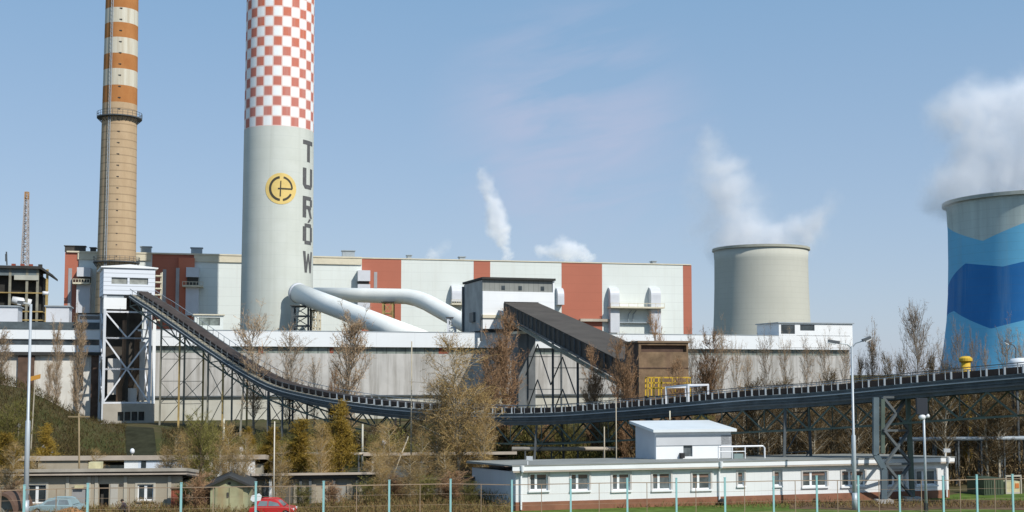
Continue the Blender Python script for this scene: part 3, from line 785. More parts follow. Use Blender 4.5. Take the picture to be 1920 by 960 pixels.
def ribbon(mb, w0, w1, z0, z1):
    i0 = len(mb.v)
    for s in sl: mb.v += [cp(s, w0, z0-GH*(1-gk(s))), cp(s, w1, z0-GH*(1-gk(s))), cp(s, w1, z1-GH*(1-gk(s))), cp(s, w0, z1-GH*(1-gk(s)))] if z0 > GH*.6 else [cp(s, w0, z0*gk(s)), cp(s, w1, z0*gk(s)), cp(s, w1, z1*gk(s)), cp(s, w0, z1*gk(s))]
    for k in range(NS):
        for j in range(4):
            a = i0+4*k+j; b = i0+4*k+(j+1) % 4; mb.f.append((a, b, b+4, a+4))
    mb.f.append((i0, i0+1, i0+2, i0+3)); e = i0+4*NS; mb.f.append((e+3, e+2, e+1, e))
for w_ in (0, WC-.2):
    mb = MB(); ribbon(mb, w_, w_+.2, .0, .12); ribbon(mb, w_+.04, w_+.16, .12, GH-.12); ribbon(mb, w_, w_+.2, GH-.12, GH)
    if w_ == 0:
        ribbon(mb, -.05, .0, .52, .60)
    mb.build('side_girder', steel_blue, cv)
for z0_, w_ in ((.78, .10), (.28, .12)):
    mb = MB(); ribbon(mb, -w_-.02, -.02, z0_, z0_+.09); mb.build('cable_tray', steel_dark if z0_ < .5 else steel_grey, cv)
mb = MB(); ribbon(mb, .2, WC-.2, .15, .22); mb.build('floor_plate', steel_dark, cv)
mb = MB(); ribbon(mb, 1.15, WC-1.15, GH+.05, GH+.52); mb.build('belt', M('dark_belt', (.05, .039, .034), .9, .3, .8), cv)
mb = MB(); ribbon(mb, .21, .9, GH-.1, GH-.04); mb.build('walkway', M('walkway_grating', (.22, .20, .15), .8, .25, 1.), cv); mb = MB(); ribbon(mb, WC-.9, WC-.21, GH-.1, GH-.04); mb.build('walkway', MATS['walkway_grating'], cv)
for w_ in (.02, WC-.02):
    mb = MB(); ribbon(mb, w_-.03, w_+.03, GH+.74, GH+.80)
    mb.build('handrail', steel_grey if w_ > 1 else steel_dark, cv)
NP = 96
for i in range(NP):
    s = (i+.5)*Ltot/NP; mb = MB(); g_ = GH*gk(s)
    mb.bar(cp(s, 1.02, g_-.05), cp(s, 1.02, g_+.6), .15, .13); mb.bar(cp(s, WC-1.02, g_-.05), cp(s, WC-1.02, g_+.6), .15, .13)
    mb.bar(cp(s, 1.02, g_+.03), cp(s, WC-1.02, g_+.03), .1)
    mb.bar(cp(s, 1.02, g_), cp(s, .02, g_-.02), .06); mb.bar(cp(s, .02, g_), cp(s, .02, g_+.76), .05)
    mb.bar(cp(s, WC-1.02, g_), cp(s, WC-.02, g_-.02), .06); mb.bar(cp(s, WC-.02, g_), cp(s, WC-.02, g_+.76), .05)
    mb.build('idler_frame', steel_dark if i < 34 else steel_grey, cv)
# truss below, deeper on the level stretch
def tdep(s): return 1.0+.85*smooth(s, 35, 55)
for w_ in (.1, WC-.1):
    mb = MB(); step = 4.2; n = int(Ltot/step)
    for i in range(n):
        s0, s1 = i*step, (i+1)*step; sm = (s0+s1)/2
        lo0 = cp(s0, w_, -tdep(s0)); lo1 = cp(s1, w_, -tdep(s1)); up_ = cp(sm, w_, 0)
        mb.bar(lo0, lo1, .16); mb.bar(lo0, up_, .12); mb.bar(lo1, up_, .12)
        mb.bar(cp(s0, w_, 0), lo0, .08)
    mb.build('truss', steel_green if w_ > 1 else steel_green, cv)
# white portal frame over the belt
def s_at(px): q = P(px, 700, conv_d(px)); return (q-raw[0]).xy.dot(dirc.xy)
mb = MB()
for s in (s_at(1243), s_at(1285)):
    for w_ in (.5, WC-.5): mb.bar(cp(s, w_, GH), cp(s, w_, GH+1.55), .16)
s0, s1 = s_at(1243), s_at(1285)
for w_ in (.5, WC-.5): mb.bar(cp(s0, w_, GH+1.5), cp(s1, w_, GH+1.5), .16)
for s in (s0, s1): mb.bar(cp(s, .5, GH+1.5), cp(s, WC-.5, GH+1.5), .16)
mb.build('portal_frame', steel_white, cv)

# trestles under the conveyor
def trestle(label, px0, px1, mat, mat2=None, name='conveyor_trestle'):
    s0 = s_at(px0); s1 = s_at(px1)
    c = cp((s0+s1)/2, WC/2); g0 = gz(c.x, c.y); o = thing(name, label, 'trestle', (c.x, c.y, g0), 'trestles under the sagging conveyor')
    for k, s in enumerate((s0, s1)):
        for w_ in (.15, WC-.15):
            t_ = cp(s, w_, -.05); b_ = t_.copy(); b_.z = gz(t_.x, t_.y)-.3
            if s1 == s0: b_ += perp*(w_-WC/2)*.25
            mb = MB(); mb.bar(b_, t_, .22); mb.build('leg', mat2 if (mat2 and k) else mat, o)
        if s1 == s0: break
    mb = MB(); top = min(cp(s0).z, cp(s1).z)-.4; n = max(2, int((top-g0)/3.0))
    for w_ in (.15, WC-.15):
        for i in range(n):
            za, zb = g0+(top-g0)*i/n, g0+(top-g0)*(i+1)/n
            A, B = cp(s0, w_), cp(s1, w_)
            p0, p1 = Vector((A.x, A.y, za)), Vector((B.x, B.y, zb))
            if i % 2: p0, p1 = Vector((B.x, B.y, za)), Vector((A.x, A.y, zb))
            if s1 != s0: mb.bar(p0, p1, .07)
    for i in range(n):
        za, zb = g0+(top-g0)*i/n, g0+(top-g0)*(i+1)/n
        for s in ((s0,) if s1 == s0 else (s0, s1)):
            A, B = cp(s, .15), cp(s, WC-.15)
            if i % 2 or s1 == s0: mb.bar(Vector((A.x, A.y, za)), Vector((B.x, B.y, zb)), .07)
            mb.bar(Vector((A.x, A.y, zb)), Vector((B.x, B.y, zb)), .07)
    mb.build('bracing', mat, o)
olive_steel = M('olive_steel', (.22, .21, .165), .7, .25, .8, .3, (.12, .08, .05))
trestle('tall lattice trestle next to the white junction tower', 301, 336, olive_steel, rust_yellow)
trestle('second lattice trestle from the junction tower, with one yellowish leg', 390, 418, olive_steel, rust_yellow)
trestle('thin single bent under the steep part of the conveyor', 457, 457, olive_steel)
trestle('low lattice trestle where the conveyor flattens out', 503, 530, steel_dark)
trestle('short dark bent behind the tall pale birch', 742, 742, steel_dark)
trestle('short dark bent left of the hut roof', 1005, 1005, steel_dark)
trestle('dark bent behind the white hut', 1215, 1215, steel_dark)
trestle('dark bent behind the barracks roof, left of the lamp post', 1470, 1470, steel_dark)
# the big bent portal trestle in front of the barracks
bt_ = thing('portal_trestle', 'big dark steel portal with cranked leg and crossed braces in front of the barracks', 'trestle', P(1690, 940, 94.5))
bt_.location.z = 0
q0 = P(1642, 745, 93.6); q1 = P(1642, 853, 93.6); q2 = P(1657, 878, 93.6); q3 = P(1657, 944, 93.6)
def leg(pts, wd, mat, name='leg'):
    mb = MB()
    for a, b in zip(pts, pts[1:]): mb.bar(a, b, wd, wd*.9, up=(0, 1, 0))
    for p in pts[1:-1]: mb.ball(p, wd*.52, 8, 6)
    return mb.build(name, mat, bt_)
leg([q0, q1, q2, Vector((q3.x, q3.y, -.2))], .42, M('portal_steel', (.10, .135, .155), .55, .2, .8, .3, (.07, .07, .07)))
r0, r1 = P(1655, 748, 94.2), P(1655, 850, 94.2)
leg([r0, r1], .28, steel_green)
t0, t1, t2 = P(1702, 745, 95.4), P(1708, 850, 95.4), P(1711, 935, 95.4)
leg([t0, Vector((t2.x, t2.y, -.2))], .34, steel_green)
mb = MB()
def zz(a, b, k): return a.lerp(b, k)
Lb = Vector((q3.x+.2, q3.y, .4)); Lt = Vector((r0.x, r0.y, q0.z)); Rb_ = Vector((t2.x, t2.y, .3)); Rt_ = t0
for k in range(3):
    a0, a1 = k/3, (k+1)/3
    mb.bar(Lb.lerp(Lt, a0), Rb_.lerp(Rt_, a1), .2); mb.bar(Rb_.lerp(Rt_, a0), Lb.lerp(Lt, a1), .2)
    mb.bar(Lb.lerp(Lt, a1), Rb_.lerp(Rt_, a1), .16)
mb.build('bracing', steel_dark, bt_)
mb = MB()
for p in (q3, t2): mb.obox(Vector((p.x-.6, p.y-.5, -.2)), (1.2, 0, 0), (0, 1, 0), (0, 0, .5))
mb.build('footing', concrete_wall, bt_)

# ------------------------------------------------------------------ junction tower
ft = fac(190, 177, 287, 179.7)
jt = thing('junction_tower', 'white framed conveyor junction tower with open braced base', 'tower', ft.pt(ft.L/2, -4, PLATEAU))
TW = ft.L; DP = 8.0
def tz(py): return ft.z(238, py)
for d_ in (0, -DP):
    for u_ in (.3, TW-.5):
        mb = MB(); ft.box(mb, u_-.19, u_+.19, 1.5, tz(500), d_-.19, d_+.19); mb.build('column', steel_white if u_ > 1 else M('pale_steel', (.55, .58, .62), .5, .08), jt)
mb = MB(); ft.box(mb, TW-.15, TW+.3, tz(780), tz(600), -.2, .1); mb.build('cladding_strip', white_house, jt)
mb = MB()
levels = [760, 707, 691, 634, 583]
for i, (ya, yb) in enumerate(((755, 692), (692, 634), (634, 585))):
    for d_ in (0, -DP):
        a0, b0 = ft.pt(.3, d_, tz(ya)), ft.pt(TW-.5, d_, tz(ya)); a1, b1 = ft.pt(.3, d_, tz(yb)), ft.pt(TW-.5, d_, tz(yb)); mid = ft.pt(TW/2, d_, tz((ya if i != 1 else yb)))
        mb.bar(a1, b1, .24); mb.bar(a0, b0, .24)
        if i == 0: mb.bar(a0, (a1+b1)/2, .2); mb.bar(b0, (a1+b1)/2, .2)
        else: mb.bar(a1, (a0+b0)/2, .22); mb.bar(b1, (a0+b0)/2, .22)
    for u_ in (.3, TW-.5):
        mb.bar(ft.pt(u_, 0, tz(ya)), ft.pt(u_, -DP, tz(yb)), .2); mb.bar(ft.pt(u_, -DP, tz(ya)), ft.pt(u_, 0, tz(yb)), .2)
mb.build('bracing', steel_white, jt)
mb = MB()
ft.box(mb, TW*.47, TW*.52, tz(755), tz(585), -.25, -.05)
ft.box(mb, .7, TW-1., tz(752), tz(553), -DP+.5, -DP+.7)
mb.build('dark_backwall', M('interior_dark', (.05, .043, .035), .9, .4, .5), jt)  # dark sheet painted in for the tower's shaded interior
mb = MB()
ft.box(mb, 1., TW*.42, tz(740), tz(672), -2.2, -1.8); ft.box(mb, TW*.5, TW*.7, tz(758), tz(728), -1.2, -.8); ft.box(mb, TW*.75, TW*.86, tz(752), tz(640), -2, -1.5)
mb.build('chute_casing', M('chute_white', (.55, .53, .5), .7, .15, .5, .5, (.3, .16, .08)), jt)
mb = MB(); mb.tube([ft.pt(TW*.46, -1.4, tz(600)), ft.pt(TW*.46, -1.4, tz(690)), ft.pt(TW*.36, -1.2, tz(725)), ft.pt(TW*.36, -1.2, tz(790))], .45, 8)
mb.tube([ft.pt(TW*.72, -2.4, tz(620)), ft.pt(TW*.72, -2.4, tz(690)), ft.pt(TW*.55, -2, tz(725))], .5, 8)
mb.build('coal_chute', M('rusty_chute', (.16, .105, .07), .85, .3, .6, .4, (.25, .13, .05)), jt)
# head house
hh = [(ft.u(205), ft.u(235), tz(533), tz(521)), (ft.u(239), ft.u(274), tz(533), tz(521))]
mb = MB(); ft.wall(mb, 0, TW, tz(553), tz(503), -.3, .35, hh); ft.box(mb, 0, .3, tz(553), tz(503), -DP, -.3); ft.box(mb, TW-.3, TW, tz(553), tz(503), -DP, -.3); ft.box(mb, 0, TW, tz(553), tz(503), -DP-.3, -DP)
head = mb.build('head_house', M('head_cladding', (.66, .70, .76), .55, .04, .2, .1, (.5, .5, .5), lines=(2, .62, .12), linek=.66), jt)
for h in hh:
    mb = MB(); ft.box(mb, h[0], h[1], h[2], h[3], -.2, .1); mb.build('window', M('louvre_glass', (.25, .26, .24), .4, .3, 1.2), head)
mb = MB(); mb.prism([ft.pt(-.4, .6, tz(503)), ft.pt(TW+.4, .6, tz(503)), ft.pt(TW+.4, .6, tz(501)), ft.pt(TW/2, .6, tz(496)), ft.pt(-.4, .6, tz(501))], (ft.n*-(DP+1.2)).to_3d()); mb.build('roof', white_house, head)
mb = MB(); ft.box(mb, .1, TW*.45, tz(580), tz(559), -.3, .2); mb.build('lower_panel', white_house, jt)
mb = MB(); ft.box(mb, .0, TW*.40, tz(559), tz(553), -3, .1); mb.build('floor_beam', steel_grey, jt)
ph = [(ft.u(222+k*13), ft.u(233+k*13), tz(789), tz(772)) for k in range(4)]
mb = MB(); ft.wall(mb, .3, TW+.3, 1.6, tz(757), -1, .2, [h for h in ph]); mb.build('plinth', M('plinth_render', (.36, .33, .28), .9, .12, .6), jt)
for h in ph:
    mb = MB(); ft.box(mb, h[0], h[1], h[2], h[3], -.6, -.4); mb.build('window', win_dark, jt)
mb = MB()
for k in range(8):
    yy = 515+k*12
    ft.box(mb, TW+.1, TW+1.1, tz(yy)-.08, tz(yy)+.08, -2, -.2)
ft.box(mb, TW+1.0, TW+1.12, tz(602), tz(508), -.35, -.22); ft.box(mb, TW+1.0, TW+1.12, tz(602), tz(508), -2, -1.9)
mb.build('stair_frame', cream, jt)

# ------------------------------------------------------------------ white transfer house + inclined gallery + brick house
ftr = fac(905, 199.2, 1040, 202.8)
th = thing('transfer_house', 'white transfer house on the hall roof with dark clerestory strip and grey side', 'building', ftr.pt(5.5, -6, zt))
def rz(py): return ftr.z(970, py)
TW2 = ftr.L
mb = MB()
gu0, gu1 = ftr.u(945, 580), ftr.u(1017, 580)
ftr.wall(mb, 0, ftr.u(945), rz(617), rz(547), -.3, 0, [(0.01, ftr.u(945)-.01, rz(597), rz(591))])
ftr.box(mb, ftr.u(945), TW2, rz(566), rz(547), -.3, 0)
ftr.box(mb, ftr.u(1010), TW2, rz(625), rz(566), -.3, -.01)
mb.build('front_wall', white_house, th)
mb = MB(); ftr.box(mb, ftr.u(945), ftr.u(1010), zt-.3, rz(566), -.6, -.35); mb.build('dark_opening', gallery_side, th)
mb = MB(); ftr.box(mb, -.05, ftr.u(948), rz(597), rz(591), -.25, .25); mb.build('floor_band', cream, th)
mb = MB(); ftr.box(mb, 0, TW2-.3, rz(547), rz(524), -.45, -.2); mb.build('clerestory', M('clerestory_sheet', (.24, .25, .235), .7, .12, .6, .3, (.15, .15, .14), lines=(0, .8, .1), linek=.75), th)
for px in (944, 976, 1018):
    mb = MB(); a = ftr.u(px); ftr.box(mb, a-.3, a+.3, rz(544), rz(536), -.3, -.15); mb.build('window', win_dark, th)
mb = MB(); ftr.box(mb, -.2, TW2+.1, rz(525), rz(521), -12.3, .35); mb.build('roof', roof_dark, th)
mb = MB(); ftr.box(mb, TW2-.3, TW2, rz(625), rz(547), -12, -.3); ftr.box(mb, TW2-.28, TW2+.02, rz(547), rz(526), -12, 0); mb.build('side_wall', white_house, th)
mb = MB(); ftr.box(mb, 0, .3, rz(620), rz(526), -12, -.3); mb.build('side_wall', M('grey_side', (.33, .34, .33), .8, .2, .4, .5, (.12, .12, .11)), th, label='darker grey streaked end wall')  # left end wall toned darker than the white front
mb = MB(); ftr.box(mb, .0, TW2, rz(620), rz(540), -12.3, -12); mb.build('back_wall', white_house, th)
mb = MB()
ftr.box(mb, -.35, -.05, rz(640), rz(530), -12.2, -11.7); mb.build('corner_post', steel_dark, th); mb = MB(); ftr.box(mb, -.3, -.02, rz(640), rz(590), -.6, -.1); mb.build('corner_post', steel_dark, th); mb = MB(); ftr.box(mb, -.4, -.02, rz(602), rz(584), -7, -4.5)
mb.build('side_window', steel_dark, th)
pier = thing('gallery_pier', 'dark grey sheeted pier below the top of the sloping gallery', 'pier', P(988, 795, 192))
pier.location.z = PLATEAU
fp = fac(972, 193, 1004, 194)
mb = MB(); fp.box(mb, 0, fp.L, 1.6, fp.z(985, 626), -3.2, 0); mb.build('casing', M('pier_grey', (.13, .14, .145), .8, .25, .3, .5, (.22, .23, .24)), pier)
mb = MB(); fp.box(mb, -.15, fp.L+.15, fp.z(985, 626), fp.z(985, 621), -3.4, .2); mb.build('cap', cream, pier)

L0 = P(945, 567, 199); L1 = P(1186, 687, 128)
gd = L1-L0; gp_ = Vector((-gd.y, gd.x, 0)).normalized()
if gp_.x < 0: gp_ = -gp_
GW = 5.7; GHt = 2.0
R0, R1 = L0+gp_*GW, L1+gp_*GW
dn = Vector((0, 0, -GHt))
ig = thing('inclined_gallery', 'dark enclosed gallery sloping down from the white transfer house to the brick house', 'conveyor gallery', (L0+L1)/2*1)
ig.location.z = PLATEAU
mb = MB(); mb.prism([L0+Vector((0, 0, -.12)), R0+Vector((0, 0, -.12)), R0, L0], gd); mb.build('roof', gallery_top, ig)
mb = MB(); mb.prism([L0+gp_*.15+Vector((0, 0, -.12)), L0+gp_*.15+dn, L0+gp_*.3+dn, L0+gp_*.3+Vector((0, 0, -.12))], gd); mb.build('side_wall', gallery_side, ig)
mb = MB(); mb.prism([R0-gp_*.15+Vector((0, 0, -.12)), R0-gp_*.15+dn, R0-gp_*.3+dn, R0-gp_*.3+Vector((0, 0, -.12))], gd); mb.build('side_wall', gallery_side, ig)
mb = MB(); mb.prism([L0+dn, L0+dn+Vector((0, 0, -.25)), R0+dn+Vector((0, 0, -.25)), R0+dn], gd); mb.build('floor', steel_dark, ig)
n = 26
for i in range(n+1):
    mb = MB(); q = L0+gd*i/n; mb.bar(q+Vector((0, 0, -.15)), q+dn, .16); mb.build('rib', steel_dark, ig)
mb = MB()
mb.bar(L0+dn*1.25-gp_*.1, L1+dn*1.25-gp_*.1, .22, .3)
for i in range(40):
    q = L0+gd*i/40+dn*1.25-gp_*.45; mb.bar(q, q+gp_*.5, .12)
mb.bar(L0+dn*1.25-gp_*.5, L1+dn*1.25-gp_*.5, .18, .18)
mb.build('walkway', M('weathered_timber', (.30, .27, .2), .85, .25, 1.), ig)
for k in (.24, .47, .66):
    q = L0+gd*k+dn*1.15
    for w_ in (.3, GW-.3):
        a = q+gp_*w_; b = a.copy(); b.z = gz(b.x, b.y)-.3; mb = MB(); mb.bar(b, a, .3); mb.build('leg', steel_grey if k == .47 and w_ > 1 else steel_dark, ig)
mb = MB()
for k0, k1 in ((.24, .47), (.47, .66)):
    q, r_ = L0+gd*k0+dn*1.15, L0+gd*k1+dn*1.15
    for f0, f1 in ((.1, .5), (.5, .9)):
        za = lambda p, f: Vector((p.x, p.y, PLATEAU+(p.z-PLATEAU)*f))
        m_ = (za(q, f1)+za(r_, f1))/2; mb.bar(za(q, f0), m_, .13); mb.bar(za(r_, f0), m_, .13)
    for w_ in (.3,):
        pass
for k in (.24, .47, .66):
    q = L0+gd*k+dn*1.15; a, b = q+gp_*.3, q+gp_*(GW-.3)
    for f in (.35, .7): mb.bar(Vector((a.x, a.y, PLATEAU+(a.z-PLATEAU)*f)), Vector((b.x, b.y, PLATEAU+(b.z-PLATEAU)*f)), .1)
mb.build('bracing', steel_dark, ig)

bdir = Vector((-gp_.x, -gp_.y, 0))
c0 = P(1198, 700, 127.0); c1 = c0+gp_*6.6
fbk = Fac(c0, c1)
bz0 = fbk.z(1240, 640)
bk = thing('brick_house', 'brown brick drive house at the foot of the sloping gallery', 'building', fbk.pt(3.2, -2.5, 0))
def kz(y): return fbk.z(1240, y)
BW = fbk.u(1291)
whs = [(.25, BW-.2, kz(660), kz(647))]
mb = MB(); fbk.wall(mb, 0, BW, 0, kz(640)-.15, -.3, 0, whs); mb.build('front_wall', brick_brown, bk)
mb = MB(); fbk.box(mb, .3, BW-.3, kz(665), kz(643), -.7, -.4); mb.build('window_strip', brick_dark, bk)
mb = MB(); fbk.box(mb, 0, .3, 0, kz(640)-.15, -5, -.3); mb.build('side_wall', brick_dark, bk)
mb = MB(); fbk.box(mb, BW-.3, BW, 0, kz(640)-.15, -5, -.3); fbk.box(mb, 0, BW, 0, kz(700), -5.3, -5); mb.build('rear_wall', brick_brown, bk)
mb = MB(); fbk.box(mb, -.15, BW+.15, kz(640)-.15, kz(640)+.05, -5.3, .15); mb.build('roof', M('brown_roof', (.2, .14, .09), .9, .25, .7), bk)
mb = MB(); fbk.box(mb, 0, BW, kz(691), kz(689), .002, .06); mb.build('string_course', brick_dark, bk)
# yellow railing cage on a platform
yr = thing('yellow_railing', 'yellow railed platform beside the conveyor under the brick house', 'platform', P(1253, 740, 121))
yr.location.z = 0
y0_ = [P(x, 708, 121.5) for x in (1217, 1293)]; zlo = P(1250, 745, 121.5).z
mb = MB()
for yy in (708, 718, 728):
    for off in (0, 2.2):
        mb.bar(P(1215, yy, 121.5)+Vector((0, off, 0)), P(1294, yy, 121.5)+Vector((0, off, 0)), .13)
    for x in (1215, 1294): mb.bar(P(x, yy, 121.5), P(x, yy, 121.5)+Vector((0, 2.2, 0)), .11)
for x in (1215, 1226, 1240, 1266, 1294):
    for off in (0, 2.2): mb.bar(P(x, 708, 121.5)+Vector((0, off, 0)), P(x, 745, 121.5)+Vector((0, off, 0)), .13)
mb.build('railing', yellow_paint, yr)
q = P(1213, 745, 121.5); q2_ = P(1296, 745, 121.5)
mb = MB(); mb.obox(q, q2_-q, (0, 2.4, 0), (0, 0, .12)); mb.build('deck', steel_dark, yr)
for x in (1216, 1293):
    for off in (.1, 2.2):
        mb = MB(); a = P(x, 745, 121.5)+Vector((0, off, 0)); mb.bar(a, Vector((a.x, a.y, -.2)), .2); mb.build('leg', steel_dark, yr)

# ------------------------------------------------------------------ dark frame building and mast at the left edge
fd = fac(-30, 226, 88, 229)
dbt = thing('dark_frame_building', 'dark half open steel frame building with yellowish floors at the left edge', 'building', fd.pt(fd.L/2, -5, GB))
def dz(y): return fd.z(45, y)
mb = MB(); fd.box(mb, -1, fd.L-1.5, dz(504), dz(499), -12, .8)
mb.prism([fd.pt(fd.L-1.5, .8, dz(499)), fd.pt(fd.L+.6, .8, dz(514)), fd.pt(fd.L+.6, .8, dz(518)), fd.pt(fd.L-1.5, .8, dz(504))], (fd.n*-12.8).to_3d()); mb.build('roof', roof_dark, dbt)
mb = MB(); fd.box(mb, -1, fd.L-2, dz(517), dz(504), -11, 0); mb.build('upper_band', M('band_teal', (.13, .16, .17), .6, .25, .4), dbt)
mb = MB(); fd.box(mb, fd.u(22), fd.u(68), dz(525), dz(516), -1, .3); mb.build('pale_panel', M('pale_panel', (.38, .38, .33), .7), dbt)
mb = MB(); fd.box(mb, -1, fd.L-1.2, GB, dz(517), -11, -1.6); mb.build('dark_core', M('infill_dark', (.028, .028, .026), .85, .5, .35), dbt)  # solid near-black infill behind the columns
for y in (549, 584, 600):
    mb = MB(); fd.box(mb, -1, fd.L-1, dz(y+1), dz(y-1), -10, .1); mb.build('floor_edge', rust_yellow, dbt)
for px in (-12, 14, 46, 66, 84):
    mb = MB(); a = fd.u(px); fd.box(mb, a-.22, a+.22, GB, dz(504), -.3, .05); mb.build('column', olive_steel if px % 4 else rust_yellow, dbt)
for px in (24, 29, 34, 39, 57, 62):
    mb = MB(); a = fd.u(px); fd.box(mb, a-.14, a+.14, dz(547), dz(527), -2.4, -2.1); mb.build('louvre', M('louvre_grey', (.22, .22, .2), .6), dbt)
mb = MB(); a = fd.u(36, 565); mb.tube([fd.pt(a-1.3, -.9, dz(562)), fd.pt(a+2, -.9, dz(568))], .75, 14); mb.tube([fd.pt(fd.u(76), -.2, dz(549)), fd.pt(fd.u(87), -.2, dz(549))], .4, 10); mb.build('tank', lamp_white, dbt, True)
for px in (17, 34, 50, 68):
    mb = MB(); a = fd.u(px); fd.box(mb, a-.35, a+.35, dz(499), dz(493), -3, -2.2); mb.build('roof_stub', red_door if px != 68 else roof_dark, dbt)
mast = thing('lattice_mast', 'slim grey and orange lattice mast rising behind the dark frame building', 'mast', P(45, 500, 242))
mast.location.z = GB
mb = MB(); mo = MB()
a, b = P(46, 520, 242), P(50.5, 360, 242)
hw0, hw1 = .62, .28
n = 22
for i in range(n):
    k0, k1 = i/n, (i+1)/n; w0, w1 = hw0+(hw1-hw0)*k0, hw0+(hw1-hw0)*k1; tgt = mo if k0 > .88 else mb
    p0, p1 = a.lerp(b, k0), a.lerp(b, k1)
    cr = [(-1, -1), (1, -1), (1, 1), (-1, 1)]
    for j in range(4):
        u0 = p0+Vector((cr[j][0]*w0, cr[j][1]*w0, 0)); u1 = p1+Vector((cr[j][0]*w1, cr[j][1]*w1, 0)); v1 = p1+Vector((cr[(j+1) % 4][0]*w1, cr[(j+1) % 4][1]*w1, 0)); v0 = p0+Vector((cr[(j+1) % 4][0]*w0, cr[(j+1) % 4][1]*w0, 0))
        tgt.bar(u0, u1, .16); tgt.bar(u0 if i % 2 else v0, v1 if i % 2 else u1, .1); tgt.bar(u1, v1, .1)
mb.bar(Vector((a.x, a.y, GB)), a, 1.0)
mb.build('lattice', M('mast_grey', (.40, .36, .34), .7), mast); mo.build('mast_head', M('mast_orange', (.42, .26, .14), .7), mast)
an = thing('antenna', 'thin dark antenna on the roof at the left edge', 'antenna', P(13, 496, 228))
mb = MB(); mb.bar(P(13, 497, 228), P(12, 472, 228), .2); mb.bar(P(10.5, 490, 228), P(10.5, 476, 228), .14); mb.bar(P(10.5, 486, 228), P(13, 486, 228), .1); mb.build('rod', steel_dark, an)

# ------------------------------------------------------------------ barracks
fw = fac(967, 88.3, 1774, 97.6)
br_ = thing('barracks', 'long low white barracks with brown plinth and a row of windows', 'building', fw.pt(fw.L/2, -7, 0))
def fz(px, y): return fw.z(px, y)
WL = fw.L
zwt = fz(1100, 882.5); zpl = .62
wins = [(993, 1027, 888, 920), (1070, 1104, 888, 920), (1147, 1180, 888, 920), (1222, 1256, 887, 919), (1296, 1330, 887, 918), (1381, 1393, 885, 911), (1449, 1461, 884, 911),
        (1502, 1547, 884, 913), (1575, 1618, 883, 912), (1661, 1692, 882, 911), (1714, 1751, 882, 910)]
hs = [(fw.u(a), fw.u(b), fz(a, y1), fz(a, y0)) for a, b, y0, y1 in wins]
mb = MB(); fw.wall(mb, 0, WL, zpl, zwt, -.35, 0, hs); mb.build('front_wall', M('barracks_white', (.70, .715, .715), .7, .04, .4, .16, (.55, .55, .54), lines=(0, .55, .035), linek=.95), br_)
mb = MB(); fw.box(mb, -.02, WL+.02, -.2, zpl, -.36, .05); mb.build('plinth', plinth_red, br_)
BDp = 13.5
drop = .65
Lw = [fw.pt(0, -.35, 0), fw.pt(0, -BDp, 0), fw.pt(0, -BDp, zwt-drop), fw.pt(0, -.35, zwt)]
mb = MB(); mb.prism(Lw, (fw.e*.3).to_3d()); mb.build('side_wall', M('barracks_shade', (.58, .59, .60), .8, .06, .3, .2, (.36, .36, .36)), br_); mb = MB(); mb.prism([p+(fw.e*(WL-.3)).to_3d() for p in Lw], (fw.e*.3).to_3d()); mb.build('side_wall', MATS['barracks_shade'], br_); mb = MB(); fw.box(mb, .3, WL-.3, 0, zwt-drop, -BDp-.0, -BDp+.3); mb.build('back_wall', M('barracks_shade', (.58, .59, .60), .8, .06, .3, .2, (.36, .36, .36)), br_)  # side and back walls greyer than the front: shade put into the colour
zr = fz(1100, 871); zr0 = fz(1100, 881.5)
mb = MB(); fw.box(mb, -.35, WL+.3, zwt+.12, zr, .35, .42); mb.build('fascia', white_paint, br_)
mb = MB(); fw.box(mb, -.3, WL+.28, zwt, zwt+.12, .05, .40); fw.box(mb, -.3, WL+.28, zwt, zwt+.1, -.35, .05); mb.build('soffit', pink_edge, br_)
rp = [fw.pt(-.4, .46, zr), fw.pt(-.4, .46, zr+.08), fw.pt(-.4, -BDp-.4, zr+.08-drop), fw.pt(-.4, -BDp-.4, zr-drop-.12)]
mb = MB(); mb.prism(rp, (fw.e*(WL+.75)).to_3d()); mb.build('roof', roof_felt, br_)
for (px0, px1, y0, y1), h in zip(wins, hs):
    mb = MB(); b = .09; fr_d = (-.24, -.12)
    fw.box(mb, h[0], h[1], h[2], h[2]+b, *fr_d); fw.box(mb, h[0], h[1], h[3]-b, h[3], *fr_d)
    fw.box(mb, h[0], h[0]+b, h[2]+b, h[3]-b, *fr_d); fw.box(mb, h[1]-b, h[1], h[2]+b, h[3]-b, *fr_d)
    mid = h[0]+(h[1]-h[0])*.36
    if h[1]-h[0] > .9: fw.box(mb, mid-.09, mid+.09, h[2]+b, h[3]-b, *fr_d)
    wn = mb.build('window', white_paint, br_)
    mb = MB(); fw.box(mb, h[0]+b, h[1]-b, h[2]+b, h[3]-b, -.2, -.17); mb.build('pane', win_glass, wn)
    mb = MB(); fw.box(mb, h[0]-.12, h[1]+.12, h[2]-.12, h[2]-.002, -.12, .14); mb.build('sill', white_paint, wn)
    mb = MB(); e_ = .13
    fw.box(mb, h[0]-e_, h[0], h[2], h[3]+e_, .002, .05); fw.box(mb, h[1], h[1]+e_, h[2], h[3]+e_, .002, .05); fw.box(mb, h[0], h[1], h[3], h[3]+e_, .002, .05); mb.build('surround', M('grey_surround', (.5, .48, .46), .8), wn)
    if px0 < 1700:
        mb = MB(); fw.box(mb, h[0]+b, h[1]-b, h[3]-b-.25, h[3]-b, -.168, -.15); mb.build('blind', M('brown_blind', (.2, .13, .1), .8), wn)
for px in (976, 1345, 1768):
    a = fw.u(px); mb = MB(); mb.tube([fw.pt(a, .5, zr-.1), fw.pt(a, .48, zr-.4), fw.pt(a, .14, zwt-.25), fw.pt(a, .14, .1)], .07, 8); mb.tube([fw.pt(a, .5, zr-.38), fw.pt(a, .5, zr+.05)], [.1, .14], 8); mb.build('drainpipe', white_paint, br_)
